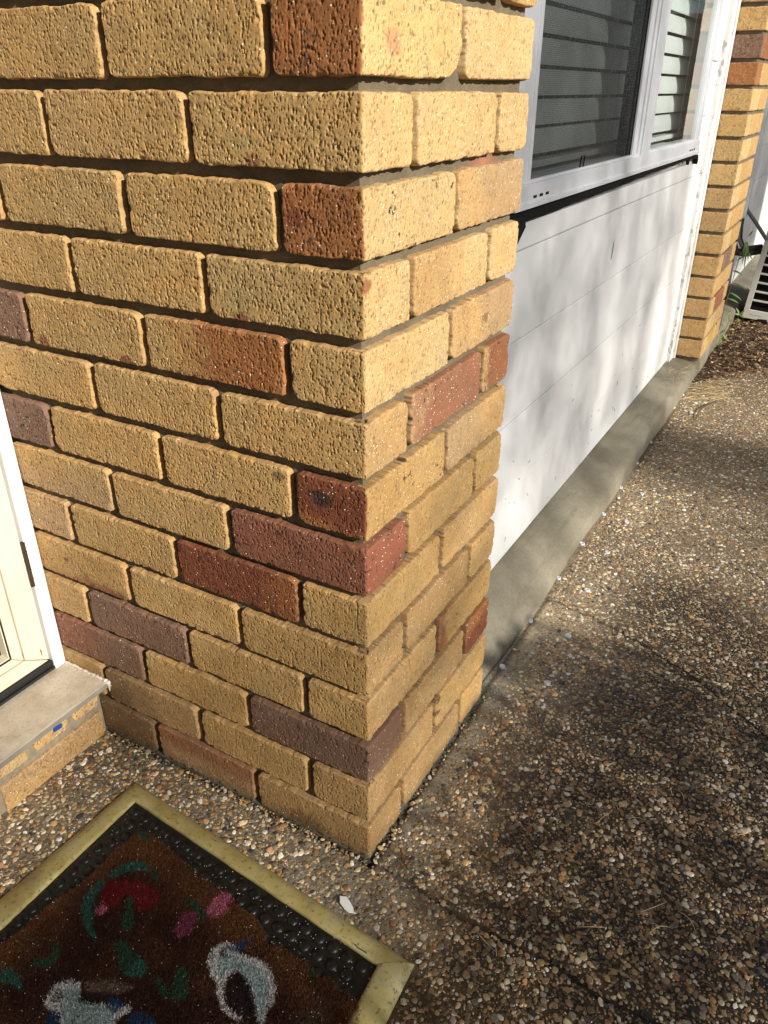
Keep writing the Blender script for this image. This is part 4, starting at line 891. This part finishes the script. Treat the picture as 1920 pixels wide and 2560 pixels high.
b = MB(); ex = [(-.012, 2.80)]+[(xx, 2.90+1.2*xx) for xx in (.1, .3, .6, 1.3)]+[(1.3, 8), (-.012, 8)]
b.prism(ex, 2, -.02, .0035); o = b.build('soil', plain('dark_soil', (.060, .038, .022), .95, 0, .35, 90, .9, 60, .012), None); label(o, 'dark soil beyond the end of the path', kind='structure')

# ------------------------------------------------------------------ air conditioner and pipes
ac = empty('air_conditioner', (.43, 4.15, .02)); label(ac, 'off white outdoor air conditioner unit with slatted grille on the soil past the far pier', 'air conditioner')
M_ac = plain('off_white_steel', (.60, .58, .52), .45, 0, .05, 20, .1, 200, .0004, dirt=((.3, .27, .2), 90, .68, .74, (1, 1, 1)))
A = Matrix.Translation(Vector((.030, 4.0, .035))) @ Matrix.Rotation(math.radians(4.2), 4, 'Y')
b = MB(); b.box(0, .80, .012, .30, 0, .012, A); b.box(0, .80, .012, .30, .548, .56, A); b.box(0, .012, .012, .30, 0, .56, A); b.box(.788, .80, .012, .30, 0, .56, A); b.box(0, .8, .29, .30, 0, .56, A)
b.build('case', M_ac, ac, bevel=.003)
b = MB(); b.box(.014, .786, .045, .05, .014, .546, A); b.build('coil', M_black, ac)
b = MB(); b.box(-.002, .802, -.004, .012, -.002, .046, A); b.box(-.002, .802, -.004, .012, .52, .562, A); b.box(-.002, .026, -.004, .012, .046, .52, A); b.box(.55, .802, -.004, .012, .046, .52, A)
z = .046+.0475
while z < .50: b.box(.026, .55, -.003, .010, z, z+.0095, A); z += .0475
b.box(.28, .29, .0, .010, .046, .52, A)
b.build('grille', M_ac, ac, bevel=.002)
b = MB(); b.box(.165, .215, -.0052, -.0035, .016, .030, A); b.build('badge', M_black, ac); b = MB(); b.box(.035, .095, -.0050, -.0035, .020, .024, A); b.build('badge', plain('grey_print', (.42, .41, .38), .5), ac)
for x in (.08, .68):
    b = MB(); b.box(x, x+.05, -.01, .31, -.035, 0, Matrix.Translation(Vector((.030, 4.0, .035)))); b.build('foot', M_black, ac, bevel=.003)
tk = MB(); tk.prism([(-.1265, 3.86), (-.062, 3.86), (-.046, 3.872), (-.046, 3.925), (-.062, 3.937), (-.1265, 3.937)], 2, .560, 2.1)
o = tk.build('pipe_cover', plain('pale_grey_plastic', (.56, .58, .57), .45, 0, .04, 10), None, bevel=.008, seg=3); label(o, 'pale grey vertical plastic pipe cover fixed to the wall behind the far pier', 'pipe cover')
M_foam = plain('black_pipe_foam', (.018, .018, .02), .6, 0, .2, 60, .3, 100, .001); M_gp = plain('grey_conduit', (.13, .14, .145), .4)
b = MB(); b.tube([(-.085, 3.90, .60), (-.085, 3.90, .50), (-.083, 3.905, .43), (-.066, 3.93, .385), (-.02, 3.98, .375), (.05, 4.10, .378)], .020, 14); b.tube([(-.062, 3.885, .60), (-.060, 3.885, .52), (-.052, 3.89, .46), (-.03, 3.93, .405), (.04, 4.08, .40)], .011, 12)
o = b.build('insulated_pipe', M_foam, None, smooth=True); label(o, 'thick black foam covered pipe curving from the pipe cover to the air conditioner', 'pipe')
b = MB(); b.tube([(-.068, 3.872, .60), (-.067, 3.872, .52), (-.058, 3.874, .46), (-.036, 3.89, .42)], .0085, 12); o = b.build('conduit', M_gp, None, smooth=True); label(o, 'short grey conduit dropping beside the black foam pipe', 'conduit')
b = MB(); b.tube([(-.056, 3.885, .62), (-.045, 3.895, .595), (-.01, 3.93, .55), (.025, 3.955, .505), (.062, 3.985, .455), (.075, 4.05, .43)], .0095, 12); o = b.build('conduit', M_gp, None, smooth=True); label(o, 'grey conduit slanting from the pipe cover down into the air conditioner', 'conduit')

# ------------------------------------------------------------------ weeds
m, nt, bs = new_mat('weed_leaf'); M_leaf = m
n1 = noise(nt, 60, 3, .6, gcoord(nt)); nt.links.new(ramp(nt, n1.outputs[0], [(.3, (.07, .15, .02)), (.7, (.20, .30, .06))]).outputs[0], bs.inputs['Base Color']); bs.inputs['Roughness'].default_value = .5
bs.inputs['Subsurface Weight'].default_value = 0.0
M_stem = plain('weed_stem', (.16, .13, .05), .7)
def blade(b, p, q, w_, droop=.3):
    p = Vector(p); q = Vector(q); d = q-p; s = d.cross(Vector((.3, -.8, .4))); s.normalize(); vs = []; n = 6
    for i in range(n+1):
        t = i/n; c_ = p+d*t+Vector((0, 0, d.length*droop*(t-t*t))); ww = w_*math.sin(PI*min(1, t*.92+.06))**.8
        vs += [tuple(c_-s*ww), tuple(c_+Vector((0, 0, -ww*.3))), tuple(c_+s*ww)]
    fs = []
    for i in range(n):
        for k in range(2): fs.append((i*3+k, i*3+k+1, (i+1)*3+k+1, (i+1)*3+k))
    b.add(vs, fs)
def weed(name, lab, stem, leaves, w_=.0035):
    t = empty(name, stem[0]); label(t, lab, 'weed')
    b = MB(); b.tube(stem, .0016, 6); b.build('stem', M_stem, t, smooth=True)
    b = MB()
    for (p, q) in leaves: blade(b, p, q, w_)
    b.build('leaves', M_leaf, t, smooth=True)
weed('weed', 'tall thin weed with narrow drooping leaves in the gap between far pier and air conditioner',
     [(-.02, 3.52, .02), (-.018, 3.53, .17), (-.008, 3.53, .30), (.0, 3.53, .42), (.02, 3.54, .50)],
     [((.012, 3.54, .50), (.022, 3.52, .395)), ((.02, 3.54, .50), (.042, 3.54, .41)), ((.02, 3.54, .49), (.036, 3.51, .372)), ((.028, 3.54, .455), (.060, 3.53, .42)), ((.018, 3.53, .43), (-.005, 3.52, .41)), ((.022, 3.54, .52), (.035, 3.55, .55)),
      ((-.008, 3.53, .30), (.068, 3.54, .275)), ((-.012, 3.53, .255), (.052, 3.54, .222)), ((-.016, 3.53, .225), (.042, 3.54, .205)), ((-.018, 3.53, .36), (.03, 3.53, .345))], .0042)
weed('weed', 'low green seedling growing from the soil beside the foot of the far pier',
     [(.006, 3.40, .002), (.010, 3.40, .06), (.020, 3.41, .10), (.027, 3.42, .145)],
     [((.027, 3.42, .145), (.022, 3.42, .175)), ((.027, 3.42, .145), (.048, 3.42, .132)), ((.018, 3.41, .10), (-.004, 3.40, .075)), ((.010, 3.40, .07), (.006, 3.39, .022)), ((.014, 3.40, .08), (.036, 3.40, .055)), ((.008, 3.40, .06), (.018, 3.40, .03))], .005)
weed('weed', 'small bright green seedling at the lower left of the air conditioner grille',
     [(.04, 3.60, .005), (.046, 3.60, .08), (.05, 3.60, .135)],
     [((.05, 3.60, .135), (.078, 3.59, .125)), ((.05, 3.60, .135), (.026, 3.59, .14)), ((.05, 3.60, .13), (.072, 3.60, .16)), ((.048, 3.60, .12), (.062, 3.58, .098)), ((.05, 3.60, .138), (.03, 3.60, .168))], .0045)
# ------------------------------------------------------------------ gum tree across the yard; its crown dapples the sunlight
def light_goal(Y, Z):
    """share of sunlight the crown lets through towards the point (0, Y, Z)"""
    g = lambda a_, b_, s1, s2: np.exp(-((Y-a_)/s1)**2-((Z-b_)/s2)**2)
    t = .56+.44*sst(.15, .95, Z)
    clad = sst(.56, .66, Y)*(1-sst(2.50, 2.62, Y))*sst(.13, .19, Z)
    s_ = .34+.45*g(.90, .25, .24, .20)+.10*g(1.25, .75, .12, .40)+.36*g(1.66, .45, .09, .40)+.28*g(1.98, .5, .09, .4)+.6*g(2.40, .32, .15, .36)+.60*g(2.2, 1.3, .45, .30)
    t = t*(1-clad)+np.clip(s_, .1, 1)*clad
    gr = 1-sst(.02, .12, Z)
    xg = -Z/SUN.z*SUN.x; yg = Y+xg*SUN.y/SUN.x; e = lambda a_, b_, s1, s2: np.exp(-((xg-a_)/s1)**2-((yg-b_)/s2)**2)
    q = .38+0*Y
    lit = sst(.80, .95, yg+.25*(xg-.05))*(1-sst(1.60, 1.85, yg))*(1-.5*sst(.22, .38, xg)); q = q*(1-lit)+.98*lit
    dk = 1.25*e(.13, .67, .15, .13)+.8*e(.32, .55, .18, .12)+.8*e(-.03, .64, .09, .16); q = np.where(yg < .85, .80, q)
    lit2 = sst(2.15, 2.35, yg)*(1-sst(2.65, 2.85, yg)); band = sst(1.68, 1.85, yg)*(1-lit2); q = q*(1-.5*band*(1-sst(2.6, 2.8, yg))); q = q*(1-lit2)+1.0*lit2
    q = np.where(Y < .02, .58, q)
    t = t*(1-gr)+np.clip(q, .06, 1)*gr
    t = np.where(Y > 2.62, np.maximum(t, .78), t)
    t = np.where((Y > 3.40) & (Z > .16), t*(1-.80*sst(3.40, 3.50, Y)*sst(.16, .3, Z)), t)
    return np.clip(t, .06, 1)
def shrub_goal(Y, Z):
    xg = -Z/SUN.z*SUN.x; yg = Y+xg*SUN.y/SUN.x; e = lambda a_, b_, s1, s2: np.exp(-((xg-a_)/s1)**2-((yg-b_)/s2)**2)
    n = fbm(xg/.07, yg/.07, 850, 3)
    dk = 1.3*e(.13, .66, .12, .11)+.9*e(.30, .56, .16, .10)+.9*e(-.02, .60, .06, .12)
    fg = .62*sst(.00, .10, xg+.10*(n-.5))*(1-sst(.74, .82, yg+.06*(n-.5)))*sst(-.35, -.05, yg+.3)
    q = (1-np.clip(dk, 0, .97))*(1-fg*np.clip(.3+1.3*n, 0, 1.5))
    return np.clip(q, .02, 1)
tree = empty('yard_tree', (13.3, -6.3, 0)); label(tree, 'leafy gum tree standing across the yard that dapples the light', 'tree')
rs = np.random.RandomState(77); sx, sy, sz = SUN
gi, gj = np.meshgrid(np.arange(420), np.arange(200), indexing='ij'); gi = gi.ravel(); gj = gj.ravel(); n = gi.size
Y = -.9+6.3*(gi+rs.rand(n))/420; Z = -.6+2.5*(gj+rs.rand(n))/200
cov = -np.log(light_goal(Y, Z)); 
LA = .00072; area = 6.3*2.5; need = cov*area/n/LA
keep = (gi*.7548777+gj*.5698403) % 1 < need; print('leaves', keep.sum(), 'clipped', (need > 1).mean())
Y = Y[keep]; Z = Z[keep]; n = len(Y); t = rs.uniform(13.5, 17.0, n)
ctr = np.stack([sx*t, Y+sy*t, Z+sz*t], -1)
n2 = 9000; th = rs.uniform(0, 2*PI, n2); ph = rs.uniform(-1, 1, n2); rr = rs.uniform(.75, 1.0, n2)
ex = np.stack([sx*15+2.6*rr*np.cos(th)*np.sqrt(1-ph**2), 1.9+sy*15+3.6*rr*np.sin(th)*np.sqrt(1-ph**2), sz*15+.7+2.2*rr*ph], -1)
k_ = ex-(ex[:, :1]/sx)*np.array([[sx, sy, sz]]); outside = (k_[:, 1] < -.95) | (k_[:, 1] > 5.5) | (k_[:, 2] > 1.95) | (k_[:, 2] < -.9); ex = ex[outside]
ctr = np.concatenate([ctr, ex]); n = len(ctr)
ax = rs.normal(0, 1, (n, 3)); ax /= np.linalg.norm(ax, axis=1)[:, None]; bx_ = np.cross(ax, rs.normal(0, 1, (n, 3))); bx_ /= np.linalg.norm(bx_, axis=1)[:, None]
la, lb_ = .036, .0145
V = np.stack([ctr-ax*la, ctr+bx_*lb_, ctr+ax*la, ctr-bx_*lb_], 1).reshape(-1, 3); F = (np.arange(n)*4)[:, None]+np.array([0, 1, 2, 3])
npmesh('crown', V, F, plain('gum_leaf', (.07, .11, .035), .5, 0, .3, 3), tree, smooth=False)
b = MB(); c0 = Vector((sx*15.3, -1.6+sy*15.3, 0)); rs_t = random.Random(5)
b.tube([c0+Vector((.1, .1, -.05)), c0+Vector((0, .05, 1.2)), c0+Vector((-.1, 0, 3.2)), c0+Vector((.05, .1, 5.0)), c0+Vector((0, 0, 7.6))], [.22, .18, .13, .07, .02], 12)
for i in range(16):
    a_ = rs_t.uniform(0, 2*PI); h = rs_t.uniform(3.4, 6.6); l = rs_t.uniform(1.2, 3.2); p = c0+Vector((-.05, .03, h)); q = p+Vector((.7*l*math.cos(a_), l*math.sin(a_)*1.2, l*.45))
    b.tube([p, p.lerp(q, .5)+Vector((0, 0, .15)), q], [.022, .014, .005], 7)
b.build('trunk', plain('grey_bark', (.22, .19, .15), .85, 0, .3, 8, .6, 20, .01), tree, smooth=True)

# unseen porch roof and eave, added overhead to cut the skylight
ev = empty('unseen_roof', (-.6, 1.5, 2.42)); label(ev, 'unseen flat porch roof and eave added above the wall to cut skylight', 'roof')
M_sof = plain('painted_soffit', (.30, .29, .26), .8)
b = MB(); b.box(-3.2, .50, -2.6, 7.5, 2.42, 2.50); b.build('soffit', M_sof, ev)
b = MB(); b.box(.50, .54, -2.6, 7.5, 2.38, 2.56); b.build('fascia', M_white, ev, bevel=.004)
pw = MB(); pw.box(-.98, -.80, -2.6, -.98, 0, 2.42); pw.box(-.80, -.75, -.98, -.945, .14, 2.42); pw.box(-.98, -.75, -.98, -.0, 1.9, 2.42)
o = pw.build('porch_wall', plain('rendered_wall', (.40, .36, .28), .9, 0, .1, 6, .3, 60, .002), None); label(o, 'rendered porch wall around the screen door, out of frame', 'wall')

# unseen fence and rear wall, added to block the low sky
b = MB()
for i in range(70): b.box(7.6, 7.62, -6+i*.2+.002, -6+(i+1)*.2-.002, .05, 1.75)
b.box(7.62, 7.66, -6, 8, .4, .48); b.box(7.62, 7.66, -6, 8, 1.3, 1.38)
o = b.build('unseen_fence', plain('weathered_timber', (.12, .10, .075), .85, 0, .3, 6), None); label(o, 'unseen weathered timber paling fence added across the yard to block low sky', 'fence')
b = MB(); b.box(-4.2, 1.6, -3.8, -3.6, 0, 3.2); o = b.build('unseen_wall', plain('unseen_wall_brown', (.17, .12, .07), .9, 0, .2, 10), None); label(o, 'unseen plain brown wall added behind the viewer to block low sky', 'wall')

# unseen shrub added nearer the path to throw sharper shade beside the pier
shr = empty('shade_shrub', (3.4, -.9, 0)); label(shr, 'unseen leafy shrub added beside the path to shade the pier foot', 'shrub')
rs = np.random.RandomState(91); n = 40000; Y = rs.uniform(-.45, 1.05, n); Z = rs.uniform(-.50, .08, n)
LA2 = .00036; need = -np.log(shrub_goal(Y, Z))*(1.5*.58)/n/LA2; keep = rs.rand(n) < need; Y = Y[keep]; Z = Z[keep]; n = len(Y); print('shrub leaves', n, need.max())
t = rs.uniform(3.3, 4.3, n); ctr = np.stack([sx*t, Y+sy*t, Z+sz*t], -1)
ex = np.stack([rs.uniform(3.0, 4.2, 2600), rs.uniform(-1.7, -.4, 2600), rs.uniform(.25, 1.25, 2600)], -1); ctr = np.concatenate([ctr, ex]); n = len(ctr)
ax = rs.normal(0, 1, (n, 3)); ax /= np.linalg.norm(ax, axis=1)[:, None]; bx_ = np.cross(ax, rs.normal(0, 1, (n, 3))); bx_ /= np.linalg.norm(bx_, axis=1)[:, None]
V = np.stack([ctr-ax*.026, ctr+bx_*.0105, ctr+ax*.026, ctr-bx_*.0105], 1).reshape(-1, 3); F = (np.arange(n)*4)[:, None]+np.array([0, 1, 2, 3])
npmesh('crown', V, F, plain('shrub_leaf', (.05, .10, .03), .5, 0, .3, 3), shr, smooth=False)
b = MB()
for i in range(9):
    a_ = rs.uniform(0, 2*PI); b.tube([(3.45, -.95, -.02), (3.45+.25*math.cos(a_), -.95+.3*math.sin(a_), .6), (3.5+.45*math.cos(a_), -.9+.5*math.sin(a_), 1.25)], [.018, .012, .004], 6)
b.build('trunk', M_stem, shr, smooth=True)
b = MB()
for i in range(45): b.box(-.1+i*.17+.002, -.1+(i+1)*.17-.002, 8.6, 8.62, .05, 1.8)
b.box(-.1, 7.6, 8.62, 8.66, .4, .48); b.box(-.1, 7.6, 8.62, 8.66, 1.3, 1.38)
o = b.build('unseen_fence', bpy.data.materials['weathered_timber'], None); label(o, 'timber paling fence closing the far end of the side path, out of frame', 'fence')
